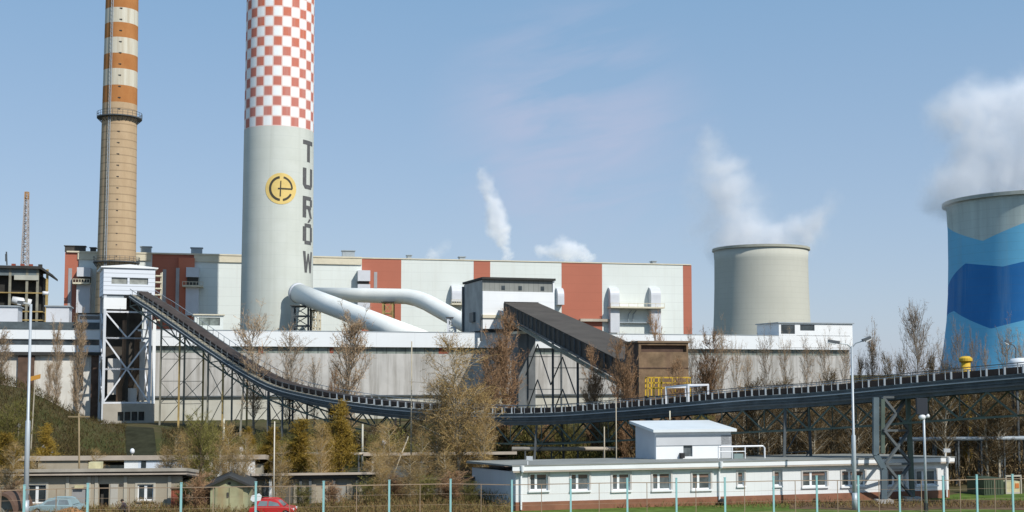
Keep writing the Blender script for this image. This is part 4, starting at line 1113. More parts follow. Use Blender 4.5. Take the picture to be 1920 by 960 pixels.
for px in (988, 1766):
    a = fw.u(px); mb = MB(); mb.bar(fw.pt(a, .2, zr), fw.pt(a, .2, zr+.45), .06); mb.obox(fw.pt(a-.1, .2, zr+.4), (.45, -.15, .0), (0, .25, 0), (.0, 0, .28)); mb.build('floodlight', lamp_white, br_)
mb = MB(); a = fw.u(1345)+.1; mb.ball(fw.pt(a, .4, .25), .28, 8, 6); mb.build('rain_bucket', rubber, br_)
pf = thing('pipe_frame', 'white bent pipe frame standing on the barracks roof', 'pipe frame', fw.pt(fw.u(1440), -5, zr-.2))
mb = MB(); zq = zr-.35
us_ = [fw.u(1398), fw.u(1425), fw.u(1450), fw.u(1488)]
mb.tube([fw.pt(us_[0], -5, zq+1.15), fw.pt(us_[3]-.15, -5, zq+1.15), fw.pt(us_[3], -5, zq+1.0), fw.pt(us_[3], -5, zq)], .07, 8)
mb.tube([fw.pt(us_[0], -5, zq+.75), fw.pt(us_[2], -5, zq+.75)], .04, 6)
for u_ in us_[:3]: mb.tube([fw.pt(u_, -5, zq), fw.pt(u_, -5, zq+1.15)], .05, 6)
mb.build('pipework', lamp_white, pf)
mb = MB(); fw.box(mb, us_[1]+.2, us_[2]-.1, zq-.1, zq+.55, -5.6, -5.1); mb.build('cabinet', M('teal_box', (.2, .27, .27), .6), pf)

# white hut behind the barracks
fu = fac(1229, 99.2, 1369, 100.8)
hu = thing('white_hut', 'white and grey hut with overhanging pitched roof standing on the barracks roof', 'building', fu.pt(fu.L/2, -2.4, 2.4))
zh = fu.z(1300, 809); UL = fu.L
hwn = (fu.u(1280), fu.u(1297), fu.z(1290, 856), fu.z(1290, 832))
mb = MB(); fu.wall(mb, 0, UL, 2.3, zh, -.3, 0, [hwn]); mb.build('front_wall', white_paint, hu)
mb = MB(); fu.box(mb, -.02, UL, zh-1.1, zh-.3, .002, .08); fu.box(mb, fu.u(1350), UL+.01, 2.3, zh-.31, .002, .08); mb.build('grey_band', M('hut_grey', (.50, .52, .54), .7, .05), hu)
HD = 4.8
Lh = [fu.pt(0, -.3, 2.3), fu.pt(0, -HD, 2.0), fu.pt(0, -HD, zh+.45), fu.pt(0, -.3, zh)]
mb = MB(); mb.prism(Lh, (fu.e*.3).to_3d()); mb.build('side_wall', M('hut_side_shade', (.55, .57, .6), .7, .05), hu); mb = MB(); mb.prism([p+(fu.e*(UL-.3)).to_3d() for p in Lh], (fu.e*.3).to_3d()); mb.build('side_wall', M('hut_side_shade', (.55, .57, .6), .7, .05), hu)  # side walls painted greyer than the white front to carry its shade
mb = MB(); mb.prism([fu.pt(-.4, .5, zh-.02), fu.pt(-.4, .5, zh+.2), fu.pt(-.4, -HD-.4, zh+.7), fu.pt(-.4, -HD-.4, zh+.48)], (fu.e*(UL+.7)).to_3d()); mb.build('roof', M('hut_roof', (.66, .70, .71), .5, .06, .3), hu)
mb = MB(); fu.box(mb, hwn[0]-.05, hwn[1]+.05, hwn[2]-.05, hwn[3]+.05, -.25, -.15); mb.build('window', win_glass, hu)
mb = MB(); fu.box(mb, hwn[0]-.35, hwn[0]-.02, hwn[2]-.1, hwn[2]+.3, .003, .35); mb.build('wall_unit', rubber, hu)
mb = MB(); a = fu.pt(UL*.52, -5.5, zh+.75); mb.bar(a, a+Vector((0, 0, .75)), .1); mb.build('roof_pipe', cream, hu)

# ------------------------------------------------------------------ workshops and garages, lower left
def win_part(f, h, parent, depth=-.15, mull=.45, frame=None):
    mb = MB(); b = .09
    f.box(mb, h[0], h[1], h[2], h[2]+b, depth-.05, depth+.05); f.box(mb, h[0], h[1], h[3]-b, h[3], depth-.05, depth+.05)
    f.box(mb, h[0], h[0]+b, h[2]+b, h[3]-b, depth-.05, depth+.05); f.box(mb, h[1]-b, h[1], h[2]+b, h[3]-b, depth-.05, depth+.05)
    m_ = h[0]+(h[1]-h[0])*mull; f.box(mb, m_-.1, m_+.1, h[2]+b, h[3]-b, depth-.05, depth+.05)
    w_ = mb.build('window', frame or white_paint, parent)
    mb = MB(); f.box(mb, h[0]+b, h[1]-b, h[2]+b, h[3]-b, depth-.02, depth+.02); mb.build('pane', win_dark, w_)
    mb = MB(); f.box(mb, h[0]-.1, h[1]+.1, h[2]-.1, h[2]-.002, depth, .12); mb.build('sill', pink_edge, w_)
    mb = MB(); e_ = .16; f.box(mb, h[0]-e_, h[0], h[2], h[3]+e_, .002, .04); f.box(mb, h[1], h[1]+e_, h[2], h[3]+e_, .002, .04); f.box(mb, h[0], h[1], h[3], h[3]+e_, .002, .04); mb.build('surround', M('pale_surround', (.48, .45, .38), .9), w_)
fA = fac(-40, 89.5, 345, 91)
wsA = thing('workshop', 'low beige flat roofed workshop with two windows at the bottom left', 'building', fA.pt(fA.L/2, -5, 0))
def az(y): return fA.z(150, y)
hA = [(fA.u(57), fA.u(92), az(943), az(908)), (fA.u(262), fA.u(292), az(940), az(909))]
dA = [(fA.u(139), fA.u(168), 0, az(914)), (fA.u(190), fA.u(209), 0, az(908))]
zA = az(893)
mb = MB(); fA.wall(mb, 0, fA.L, -.2, zA, -.3, 0, hA+dA); fA.box(mb, 0, .3, 0, zA-.6, -5.2, -.3); fA.box(mb, fA.L-.3, fA.L, 0, zA-.6, -5.2, -.3); fA.box(mb, 0, fA.L, 0, zA-.62, -5.4, -5.2); mb.build('wall', beige_wall, wsA)
for h in hA: win_part(fA, h, wsA, mull=.5)
mb = MB(); fA.box(mb, dA[0][0], dA[0][1], 0, dA[0][3], -.25, -.15); mb.build('door', M('grey_door', (.28, .28, .28), .7, .1), wsA)
mb = MB(); fA.box(mb, dA[1][0], dA[1][1], 0, dA[1][3], -.8, -.7); mb.build('doorway', dark_gap, wsA)
mb = MB(); fA.box(mb, fA.u(212), fA.u(226), .0, az(908), .002, .06); mb.build('pale_panel', M('pale_board', (.45, .43, .38), .85), wsA)
mb = MB(); fA.box(mb, fA.u(145), fA.u(162), az(916), az(910), .02, .08); mb.build('name_board', box_cream, wsA)
mb = MB(); fA.box(mb, fA.u(228), fA.u(236), az(912), az(908), .0, .05); mb.build('vent', dark_gap, wsA)
for px in (132, 172, 186, 240, 322):
    mb = MB(); a = fA.u(px); fA.box(mb, a-.12, a+.12, 0, zA, .003, .08); mb.build('pilaster', M('pale_pilaster', (.43, .40, .33), .9), wsA)
def back_roof(f, z, parts, depth, drop_, parent, over=.4):
    for nm, mat, z0_, z1_, d_ in parts:
        mb = MB(); mb.prism([f.pt(-over, d_, z+z0_), f.pt(-over, d_, z+z1_), f.pt(-over, -depth, z+z1_-drop_), f.pt(-over, -depth, z+z0_-drop_)], (f.e*(f.L+2*over)).to_3d()); mb.build(nm, mat, parent)
back_roof(fA, zA, [('fascia', pink_edge, .12, .24, .62), ('soffit', dark_gap, 0, .119, .3), ('roof_slab', dark_gap, .241, .36, .5), ('roof', M('roof_gravel', (.36, .33, .28), .95, .2, .6), .361, .6, .7)], 5.5, .62, wsA)
mb = MB(); fA.box(mb, fA.u(165), fA.u(188), zA+.45, zA+.95, -1.6, -.8); mb.build('roof_box', box_cream, wsA)
rd = thing('red_shed', 'rust red sheet metal locker at the right end of the beige workshop', 'shed', P(338, 955, 89))
rd.location.z = 0
fr = fac(325, 89, 353, 89.2)
mb = MB(); fr.box(mb, 0, fr.L, 0, fr.z(338, 917), -.0, 1.2 if False else -1.0); mb.build('body', red_door, rd)
mb = MB(); fr.box(mb, -.06, fr.L+.06, fr.z(338, 917), fr.z(338, 915), -1.1, .1); mb.build('lid', brick_dark, rd)
mb = MB(); fr.box(mb, .1, fr.L/2-.02, .1, fr.z(338, 920), .002, .04); fr.box(mb, fr.L/2+.02, fr.L-.1, .1, fr.z(338, 920), .002, .04); mb.build('door_leaf', M('rust_red_leaf', (.30, .08, .05), .8, .2), rd)

# gabled green garage
fg = fac(398, 86.8, 468, 87.2)
gg = thing('gabled_garage', 'small green rendered garage with dark gable roof and rusty doors', 'garage', fg.pt(fg.L/2, -3, 0))
ze_, za_ = fg.z(400, 910), fg.z(432, 896)
G = lambda u_, z_, d_=0: fg.pt(u_, d_, z_)
mb = MB(); mb.prism([G(0, 0), G(fg.L, 0), G(fg.L, ze_), G(fg.L/2, za_), G(0, ze_)], (fg.n*-5.5).to_3d()); mb.build('wall', green_wall, gg)
mb = MB()
for sgn in (0, 1):
    e0 = -.35 if sgn == 0 else fg.L+.35
    mb.prism([G(fg.L/2, za_+.03, .4), G(e0, ze_-.2, .4), G(e0, ze_-.04, .4), G(fg.L/2, za_+.2, .4)], (fg.n*-6.2).to_3d())
mb.build('roof', roof_dark, gg)
mb = MB(); fg.box(mb, fg.L*.13, fg.L*.49, 0, ze_-.15, .01, .07); fg.box(mb, fg.L*.51, fg.L*.87, 0, ze_-.15, .01, .07); dr = mb.build('door', M('rusty_green_door', (.30, .29, .17), .85, .25, .9, .7, (.36, .17, .06)), gg)
mb = MB(); fg.box(mb, fg.L*.44, fg.L*.49, 1.1, 1.45, .08, .12); mb.build('hatch', dark_gap, dr)
mb = MB(); fg.box(mb, fg.L*.46, fg.L*.54, za_-.45, za_-.3, .0, .05); mb.build('vent', dark_gap, gg)
mb = MB(); fg.box(mb, -1.2, -.05, 0, ze_-.4, -5, -.4); mb.build('lean_to', brick_dark, gg)

fB = fac(468, 93, 705, 94.5)
gB = thing('garage_row', 'long beige garage block with dark posts behind the red car', 'garage', fB.pt(fB.L/2, -4, 0))
def bz_(y): return fB.z(590, y)
zB = bz_(897)
dB = [(fB.u(496+k*33), fB.u(520+k*33), 0, zB-.3) for k in range(6)]
mb = MB(); fB.wall(mb, 0, fB.L, -.2, zB, -.3, 0, dB); fB.box(mb, 0, .3, 0, zB-.6, -5.2, -.3); fB.box(mb, fB.L-.3, fB.L, 0, zB-.6, -5.2, -.3); mb.build('wall', beige_dirty, gB)
rr_ = random.Random(4)
for k, h in enumerate(dB):
    mb = MB(); fB.box(mb, h[0], h[1], 0, h[3], -.2, -.1)
    mb.build('garage_door', [M('door_grey', (.30, .29, .26), .8, .2, .6, .5), M('door_beige', (.36, .32, .25), .8, .2, .6, .5), M('door_dark', (.12, .115, .10), .8, .3)][(0, 2, 1, 1, 0, 1)[k]], gB)
for px in (500, 510, 566, 584, 628, 671):
    mb = MB(); a = fB.u(px); fB.box(mb, a-.1, a+.1, 0, zB-.02, .05, .25); mb.build('post', steel_dark if px != 510 else white_paint, gB)
back_roof(fB, zB, [('fascia', dark_gap, 0, .3, .4), ('roof', pink_edge, .301, .48, .7)], 5.5, .62, gB)

fC = fac(700, 99, 900, 101)
gC = thing('shed_row', 'dim row of dirty sheds under bushes left of the barracks', 'shed', fC.pt(fC.L/2, -4, 0))
zC = fC.z(800, 899)
dC = [(fC.u(712+k*31), fC.u(732+k*31), 0, zC-.35) for k in range(6)]
mb = MB(); fC.wall(mb, 0, fC.L, -.2, zC, -.3, 0, dC); fC.box(mb, 0, .3, 0, zC-.5, -5, -.3); fC.box(mb, fC.L-.3, fC.L, 0, zC-.5, -5, -.3); mb.build('wall', beige_dirty, gC)
for k, h in enumerate(dC):
    mb = MB(); fC.box(mb, h[0], h[1], 0, h[3], -.22, -.12); mb.build('shed_door', [steel_dark, MATS['door_beige'], MATS['door_grey']][k % 3], gC)
back_roof(fC, zC, [('roof', M('dark_brown_roof', (.09, .075, .06), .9, .3, .6), 0, .2, .6)], 5.2, .5, gC)

# second row of low buildings behind
fD = fac(-60, 110, 492, 112.5)
bD = thing('depot_building', 'low depot with thick roof slab and white blue panels behind the beige workshop', 'building', fD.pt(fD.L/2, -4, 0))
zD = fD.z(250, 862.5)
mb = MB(); fD.box(mb, 0, fD.L, 0, zD-.5, -5, -.6); mb.build('back_wall', M('depot_wall', (.30, .28, .23), .9, .3, .5, .4, (.12, .11, .08)), bD)
for x0, x1, m_ in ((75, 168, beige_wall), (236, 262, white_paint), (262, 346, M('blue_white_panel', (.58, .64, .72), .7, .08, .3)), (395, 480, white_paint), (-30, 30, beige_dirty)):
    mb = MB(); fD.box(mb, fD.u(x0), fD.u(x1), 0, zD, -.6, -.1); mb.build('wall_panel', m_, bD)
mb = MB(); fD.box(mb, fD.u(68), fD.u(172), .2, zD-.95, -.09, -.02); mb.build('blue_strip', M('navy_strip', (.03, .045, .09), .6), bD)
mb = MB(); fD.box(mb, fD.u(268), fD.u(277), fD.z(270, 877), zD-.1, -.098, -.05); mb.build('window', win_dark, bD)
back_roof(fD, zD, [('roof', pink_edge, 0, .42, .12)], 5.5, .5, bD)
fE = fac(690, 116, 960, 118)
bE = thing('store_building', 'open dark store with white corner post under a beige roof slab in mid yard', 'building', fE.pt(fE.L/2, -4, 0))
zE = fE.z(800, 853)
mb = MB(); fE.box(mb, 0, fE.L, 0, zE-.45, -5, -2.5); mb.build('back_wall', M('store_brown', (.17, .125, .1), .9, .3, .5), bE)
mb = MB(); fE.box(mb, fE.u(698), fE.u(703), 0, zE, -.4, 0); mb.build('corner_post', white_paint, bE)
mb = MB(); fE.box(mb, fE.u(710), fE.u(775), 0, zE-1.0, -.6, -.2); mb.build('dark_front', steel_dark, bE)
mb = MB(); fE.box(mb, fE.u(712), fE.u(760), zE-.95, zE-.15, -.9, -.7); mb.build('panel', M('pinkish_panel', (.36, .28, .23), .9, .15), bE)
back_roof(fE, zE, [('roof', pink_edge, 0, .28, .5)], 5.5, .45, bE)
tk = thing('crate', 'cream box beside the dark front of the store in mid yard', 'crate', P(788, 885, 108)); tk.location.z = 0
c = P(788, 873, 108)
mb = MB(); mb.obox((c.x-.45, c.y, .1), (.9, 0, 0), (0, .8, 0), (0, 0, c.z+.1)); mb.build('body', box_cream, tk)
mb = MB(); mb.obox((c.x-.5, c.y-.05, c.z+.2), (1, 0, 0), (0, .9, 0), (0, 0, .08)); mb.build('lid', pink_edge, tk)

# long heating pipes
def pipeline(label, x0, x1, y, d0, d1, r, n, mat, y2=None):
    a, b = P(x0, y, d0), P(x1, y2 or y, d1)
    o = thing('heating_pipe', label, 'pipeline', ((a.x+b.x)/2, (a.y+b.y)/2, 0))
    for off in (0, r*2.6):
        mb = MB(); mb.tube([a+Vector((0, off, 0)), b+Vector((0, off, 0))], r, 10); mb.build('pipe', mat, o, True)
    for i in range(n):
        q = a.lerp(b, (i+.5)/n); mb = MB(); mb.bar((q.x, q.y-.1, gz(q.x, q.y)-.2), (q.x, q.y-.1, q.z-r), .14); mb.bar((q.x, q.y+r*2.6+.1, gz(q.x, q.y)-.2), (q.x, q.y+r*2.6+.1, q.z-r), .14); mb.bar((q.x, q.y-.2, q.z-r-.07), (q.x, q.y+r*3, q.z-r-.07), .14); mb.build('support', steel_dark, o)
    return o
pipeline('long beige pipe pair crossing the yard behind the barracks and store', 960, 1300, 842, 121, 124, .2, 7, pipe_beige)
pipeline('grey pipe pair crossing the wood behind the portal trestle', 1690, 1990, 824, 110, 108, .18, 7, steel_grey, 821)
pipeline('thin rusty pipe pair low along the bank left of centre', 490, 690, 851, 117, 116, .12, 6, pipe_beige)

# ------------------------------------------------------------------ yard things on the right
gc_ = thing('steel_container', 'dark green steel container on the grass behind the fence', 'container', P(1857, 926, 100)); gc_.location.z = 0
fq = fac(1840, 99.5, 1876, 100)
mb = MB(); fq.box(mb, 0, fq.L, .08, fq.z(1858, 899), -2.2, 0); mb.build('body', box_green, gc_)
mb = MB()
for i in range(7): fq.box(mb, .1+i*(fq.L-.2)/7, .18+i*(fq.L-.2)/7, .12, fq.z(1858, 901), .002, .05)
fq.box(mb, 0, fq.L, 0, .08, -2.2, 0); fq.box(mb, -.05, fq.L+.05, fq.z(1858, 899), fq.z(1858, 897), -2.25, .06); mb.build('rib', M('green_rib', (.045, .065, .04), .6), gc_)
cr_ = thing('crate', 'cream crate with an orange mark beside the dark green container', 'crate', P(1895, 926, 101)); cr_.location.z = 0
fq = fac(1879, 100.6, 1909, 101)
mb = MB(); fq.box(mb, 0, fq.L, .15, fq.z(1890, 903), -1.2, 0); mb.build('body', box_cream, cr_)
mb = MB(); fq.box(mb, 0, .1, 0, fq.z(1890, 892), -.02, .08); fq.box(mb, fq.L-.1, fq.L, 0, fq.z(1890, 892), -.02, .08); fq.box(mb, 0, fq.L, fq.z(1890, 894), fq.z(1890, 891), -.02, .08); fq.box(mb, 0, fq.L, .0, .15, -1.2, .02); mb.build('frame', M('grey_timber', (.40, .37, .31), .9, .15), cr_)
mb = MB(); fq.box(mb, fq.L*.62, fq.L*.85, .45, .85, .002, .03); mb.build('orange_mark', M('orange_mark', (.5, .16, .04), .8), cr_)
fy = fac(1795, 133, 1930, 134)
ys_ = thing('yellow_shed', 'pale yellow shed glimpsed through the trees under the conveyor', 'shed', fy.pt(fy.L/2, -3, 0))
mb = MB(); fy.box(mb, 0, fy.L, 0, fy.z(1850, 733), -6, 0); mb.build('wall', yellow_wall, ys_)
mb = MB(); fy.box(mb, -.3, fy.L+.3, fy.z(1850, 733), fy.z(1850, 729), -6.3, .4); mb.build('roof', pink_edge, ys_)
for px in (1848, 1858, 1868): mb = MB(); a = fy.u(px); fy.box(mb, a-.3, a+.3, 5.2, 6.8, .002, .05); mb.build('window', win_dark, ys_)
hp = thing('yellow_vent_stack', 'yellow capped vent stack sticking up above the conveyor at the right', 'vent stack', P(1811, 720, 118)); hp.location.z = 0
c = P(1811, 690, 118); zt2 = P(1811, 668, 118).z
mb = MB(); mb.lathe([(.42, 0), (.42, zt2-.55)], 16, (c.x, c.y, 0), True); mb.build('pipe', yellow_paint, hp, True)
mb = MB(); mb.lathe([(.45, zt2-.6), (.62, zt2-.45), (.62, zt2-.2), (.35, zt2), (.05, zt2+.02)], 16, (c.x, c.y, 0), True); mb.build('cap', yellow_paint, hp)
gt = thing('goods_tank', 'white rounded tank top showing behind the conveyor at the right edge', 'tank', P(1912, 700, 112)); gt.location.z = 0
c = P(1916, 690, 112); z3 = P(1916, 671, 112).z
mb = MB(); mb.lathe([(1.2, z3-2.6), (1.2, z3-.4), (.9, z3-.08), (.3, z3)], 20, (c.x, c.y, 0), True); mb.build('vessel', white_paint, gt, True)
for a in range(4):
    mb = MB(); q = Vector((c.x+.95*math.cos(a*math.pi/2+.7), c.y+.95*math.sin(a*math.pi/2+.7), 0)); mb.bar(q, q+Vector((0, 0, z3-2.5)), .18); mb.build('leg', steel_dark, gt)

# ------------------------------------------------------------------ lamps, poles
def street_lamp(label, pxb, pyb, d, pxt, pyt, arms, r0=.14, r1=.07, mat=pole_grey):
    b = P(pxb, pyb, d); b.z = 0; t_ = P(pxt, pyt, d)
    o = thing('street_lamp', label, 'street lamp', (b.x, b.y, 0))
    mid = b.lerp(t_, .45)
    mb = MB(); mb.tube([b-Vector((0, 0, .2)), mid, mid+Vector((0, 0, .1)), t_], [r0, r0*.95, r1*1.15, r1], 10); mb.build('pole', mat, o, True)
    mb = MB(); mb.tube([b, b+Vector((0, 0, 1.2))], r0*1.25, 10); mb.build('base_sleeve', mat, o, True)
    for dx, dy, dz_ in arms:
        e = t_+Vector((dx*.55, dy, dz_*.6)); f = t_+Vector((dx, dy, dz_))
        mb = MB(); mb.tube([t_-Vector((0, 0, .15)), t_+Vector((dx*.2, dy*.3, dz_*.35)), e], .045, 6); arm = mb.build('arm', mat, o)
        d_ = (f-e).normalized(); s_ = Vector((0, .17, 0))
        mb = MB(); up = Vector((-d_.z, 0, d_.x)); up = up if up.z > 0 else -up
        mb.prism([e-up*.06-s_, e+up*.14-s_, f+up*.13-s_, f-up*.04-s_], s_*2)
        hd = mb.build('lamp_head', M('lamp_housing', (.10, .11, .12), .4), o)
        mb = MB(); g_ = e.lerp(f, .3); mb.prism([g_-up*.05-s_*.8, g_-up*.16-s_*.8, f-up*.12-s_*.8, f-up*.03-s_*.8], s_*1.6); mb.build('lens', M('lamp_lens', (.75, .77, .78), .2), hd)
    return o
street_lamp('tall grey street lamp at the left edge with a short arm', 48, 962, 84, 58, 570, [(-.8, -.2, .08)], .17, .085)
street_lamp('tall grey lamp post with two opposed lamp heads in front of the barracks', 1603, 953, 89.2, 1597, 649, [(-1.75, -.2, .35), (1.3, -.3, .6)], .16, .08)
street_lamp('dark lamp post at the right edge rising behind the conveyor', 1907, 800, 112, 1905, 652, [(-1.1, -.3, .55)], .10, .06, steel_dark)
sg = thing('signal_post', 'grey post with a black box and small white lamps right of the portal trestle', 'signal post', P(1737, 957, 88)); sg.location.z = 0
b = P(1737, 957, 88); b.z = 0; t_ = P(1731, 746, 88)
mb = MB(); mb.tube([b-Vector((0, 0, .2)), b.lerp(t_, .97)], [.11, .08], 8); mb.build('post', pole_grey, sg, True)
q = P(1727, 762, 88)
mb = MB(); mb.obox(q+Vector((-.33, -.15, -.55)), (.75, 0, 0), (0, .3, 0), (0, 0, 1.15)); mb.build('black_box', M('black_box', (.03, .035, .045), .5), sg)
mb = MB(); q = P(1729, 782, 88); mb.ball(q, .22, 10, 8, (1.2, .9, 1)); mb.ball(P(1739, 780, 88), .16, 10, 8); mb.build('lamp', lamp_white, sg, True)
mb = MB(); mb.obox(P(1734, 958, 87.9), (.26, 0, 0), (0, .2, 0), (0, 0, .55)); mb.build('base_box', rubber, sg)

def pole(label, px, yt, d, r, mat, lean=0, cap=None, name='pole'):
    q = P(px, yt, d); x, y = q.x-lean, q.y; g0 = gz(x, y)
    o = thing(name, label, 'pole', (x, y, g0), 'thin poles standing about the yard')
    mb = MB(); mb.tube([(x, y, g0-.3), q], [r, r*.75], 7); mb.build('shaft', mat, o, True)
    if cap == 'lamp': mb = MB(); mb.ball(q+Vector((0, 0, .1)), .24, 8, 6, (1, 1, 1.2)); mb.build('lamp_globe', lamp_white, o, True)
    if cap == 'cross': mb = MB(); mb.bar(q+Vector((-.8, 0, -.25)), q+Vector((.8, 0, -.25)), .1); mb.build('crossarm', mat, o)
    return o
pole('thin pale pole rising through the ochre bushes left of the red car', 515, 790, 90, .055, M('pale_pole', (.6, .56, .48), .7))
pole('slim grey mast with a leaning stay, centre of the yard', 772, 640, 108, .07, pole_dull)
pole('leaning brown timber stay beside the slim grey mast', 766, 818, 103, .07, pole_dull, 1.9)
pole('thin wooden pole before the bank right of the left street lamp', 148, 775, 92, .08, M('wood_pole', (.25, .19, .11), .9, .2), -.2, 'cross')
pole('thin wire mast in front of the hut and barracks roof', 1155, 745, 101, .05, pole_dull)
pole('slim pole with bracket by the hut on the wood side', 1133, 800, 112, .07, pole_dull)
pole('pale concrete stub on the bank below the second trestle', 420, 785, 143, .16, M('stub_concrete', (.5, .48, .4), .9))
pole('pale concrete stub beside the ochre willow', 680, 795, 125, .12, MATS['stub_concrete'])
pole('white globe lamp on the bank beside the mound', 35, 800, 142, .07, pole_dull, 0, 'lamp', 'bank_lamp')
pole('white globe lamp, taller of the pair near the left street lamp', 81, 841, 122, .07, pole_dull, 0, 'lamp', 'bank_lamp')
pole('white globe lamp, lower of the pair near the left street lamp', 96, 847, 120, .06, pole_dull, 0, 'lamp', 'bank_lamp')
pole('white globe lamp behind the depot roof', 248, 848, 121, .07, pole_dull, 0, 'lamp', 'bank_lamp')
pole('white globe lamp over the depot roof end', 452, 845, 121, .07, pole_dull, 0, 'lamp', 'bank_lamp')
pole('white globe lamp beside the store building', 720, 831, 122, .07, pole_dull, 0, 'lamp', 'bank_lamp')
os_ = thing('orange_sign', 'orange plate on a post before the mound at the left', 'sign', P(64, 735, 140)); os_.location.z = gz(os_.location.x, os_.location.y)
q = P(66, 708, 140)
mb = MB(); mb.bar((q.x-.3, q.y, os_.location.z-.2), q, .1); mb.build('post', pole_dull, os_)
mb = MB(); mb.obox(q+Vector((-.75, -.06, -.45)), (1.35, 0, .35), (0, .08, 0), (0, 0, .5)); mb.build('plate', M('orange_plate', (.55, .27, .05), .6), os_)

# ------------------------------------------------------------------ fence along the front
fpx = [-20, 46, 165, 340, 480, 607, 730, 845, 960, 1070, 1176, 1268, 1359, 1450, 1531, 1609, 1686, 1768, 1831, 1898, 1960]
ftop = [912, 910, 907, 906, 904, 903, 901, 899, 901, 899, 897, 897, 896, 894, 893, 893, 892, 893, 891, 890, 889]
fn = thing('wire_fence', 'wire mesh fence with pale teal posts along the front of the yard', 'fence', P(960, 960, 81)); fn.location.z = 0
fpts = []
for px, yt in zip(fpx, ftop):
    d = 2.75; Y = (H-d)*F/(yt-700)
    q = P(px, yt, Y); fpts.append(q)
    mb = MB(); mb.bar((q.x, q.y, -.3), q, .12); mb.bar(q, q+Vector((0, 0, .04)), .15); mb.build('post', teal, fn)
mb = MB()
for a, b in zip(fpts, fpts[1:]):
    for k in (.99, ): mb.bar(Vector((a.x, a.y, a.z-.28)), Vector((b.x, b.y, b.z-.28)), .05)
mb.build('top_rail', wire_mat, fn)
mb = MB()
for a, b in zip(fpts, fpts[1:]):
    L_ = (b-a).length; n = int(L_/.62)
    for i in range(1, n):
        q = a.lerp(b, i/n)
        if i == n//2: mb.bar((q.x, q.y, 0), (q.x, q.y, q.z-.28), .045)
    for z in (.5, 1.2, 1.9): mb.bar(Vector((a.x, a.y, z)), Vector((b.x, b.y, z)), .014)
mb.build('wire_mesh', wire_mat, fn)

# ------------------------------------------------------------------ cars
def car(label, pxc, d, length, h, paint, flip=False, name='parked_car'):
    c = P(pxc, 950, d); o = thing(name, label, 'car', (c.x, c.y, 0))
    S = length/4.0; sg_ = -1 if flip else 1; W_ = 1.62
    def X(x): return c.x+sg_*(x)*S
    hz = h/1.4
    low = [(-1.98, .32), (-1.95, .62), (-1.85, .80), (-1.05, .86), (.85, .86), (1.85, .76), (1.98, .55), (1.95, .30), (1.6, .25), (-1.6, .25)]
    mb = MB()
    def section(pts, y0, y1, inset=0):
        mb.prism([Vector((X(x), c.y+y0, z*hz)) for x, z in pts], (0, y1-y0, 0))
    section(low, 0, W_)
    body = mb.build('body', paint, o)
    bv = body.modifiers.new('bev', 'BEVEL'); bv.width = .06; bv.segments = 2
    cab = [(-1.45, .86), (-1.15, 1.33), (-.9, 1.39), (.25, 1.39), (.5, 1.33), (1.05, .86)]
    mb = MB(); pts0 = [Vector((X(x), c.y+.06, z*hz)) if z < 1 else Vector((X(x), c.y+.22, z*hz)) for x, z in cab]
    n = len(pts0); pts1 = [Vector((p.x, 2*c.y+W_-p.y, p.z)) for p in pts0]; i0 = len(mb.v); mb.v += pts0+pts1
    mb.f.append(tuple(range(n))); mb.f.append(tuple(range(n, 2*n))[::-1])
    for k in range(n): mb.f.append((k, (k+1) % n, n+(k+1) % n, n+k))
    cb = mb.build('cabin', paint, o); bv = cb.modifiers.new('bev', 'BEVEL'); bv.width = .04; bv.segments = 2
    for w0, w1, x2, x3 in ((-1.22, -.35, -1.02, -.35), (-.25, .78, -.25, .42)):
        mb = MB(); mb.quad(Vector((X(w0), c.y+.055, .90*hz)), Vector((X(w1), c.y+.055, .90*hz)), Vector((X(x3), c.y+.19, 1.28*hz)), Vector((X(x2), c.y+.19, 1.28*hz))); mb.build('side_window', M('car_glass', (.16, .19, .20), .1, .2, 1.5, spec=.8), o)
    mb = MB(); mb.quad(Vector((X(1.07), c.y+.2, .9*hz)), Vector((X(1.07), c.y+W_-.2, .9*hz)), Vector((X(.53), c.y+W_-.3, 1.31*hz)), Vector((X(.53), c.y+.3, 1.31*hz))); mb.build('windscreen', MATS['car_glass'], o)
    for x in (-1.25, 1.28):
        for y in (-.02, W_-.16):
            mb = MB(); mb.tube([(X(x), c.y+y, .3*hz), (X(x), c.y+y+.18, .3*hz)], .3*hz, 16); wl = mb.build('wheel', rubber, o)
            mb = MB(); yy = y-.012 if y < 1 else y+.18; mb.tube([(X(x), c.y+yy, .3*hz), (X(x), c.y+yy+.014, .3*hz)], .18*hz, 12); mb.build('rim', steel_grey, wl)
    for y in (.1, W_-.35):
        mb = MB(); mb.obox(Vector((X(1.93)-.04, c.y+y, .55*hz)), (.08, 0, 0), (0, .25, 0), (0, 0, .14)); mb.build('headlight', lamp_white, o)
    mb = MB(); mb.obox(Vector((X(-2.0)-.03, c.y+.1, .3*hz)), (.06, 0, 0), (0, W_-.2, 0), (0, 0, .14)); mb.build('bumper', rubber, o)
car('small red hatchback parked before the beige garages', 508, 84.3, 3.1, 1.2, car_red, False)
car('pale blue car half hidden behind the left fence posts', 100, 85.6, 3.5, 1.15, car_teal, True)
sgn = thing('white_board', 'small white sign board on a dark post left of the red car', 'sign', P(479, 960, 82.6)); sgn.location.z = 0
q = P(480, 933, 82.6)
mb = MB(); mb.bar((q.x-.1, q.y, -.2), q, .08); mb.build('post', rubber, sgn)
mb = MB(); mb.prism([q+Vector((-.38, 0, -.15)), q+Vector((-.2, 0, -.28)), q+Vector((.3, 0, -.2)), q+Vector((.38, 0, .1)), q+Vector((.2, 0, .28)), q+Vector((-.3, 0, .12))], (0, .05, 0)); mb.build('plate', white_paint, sgn)
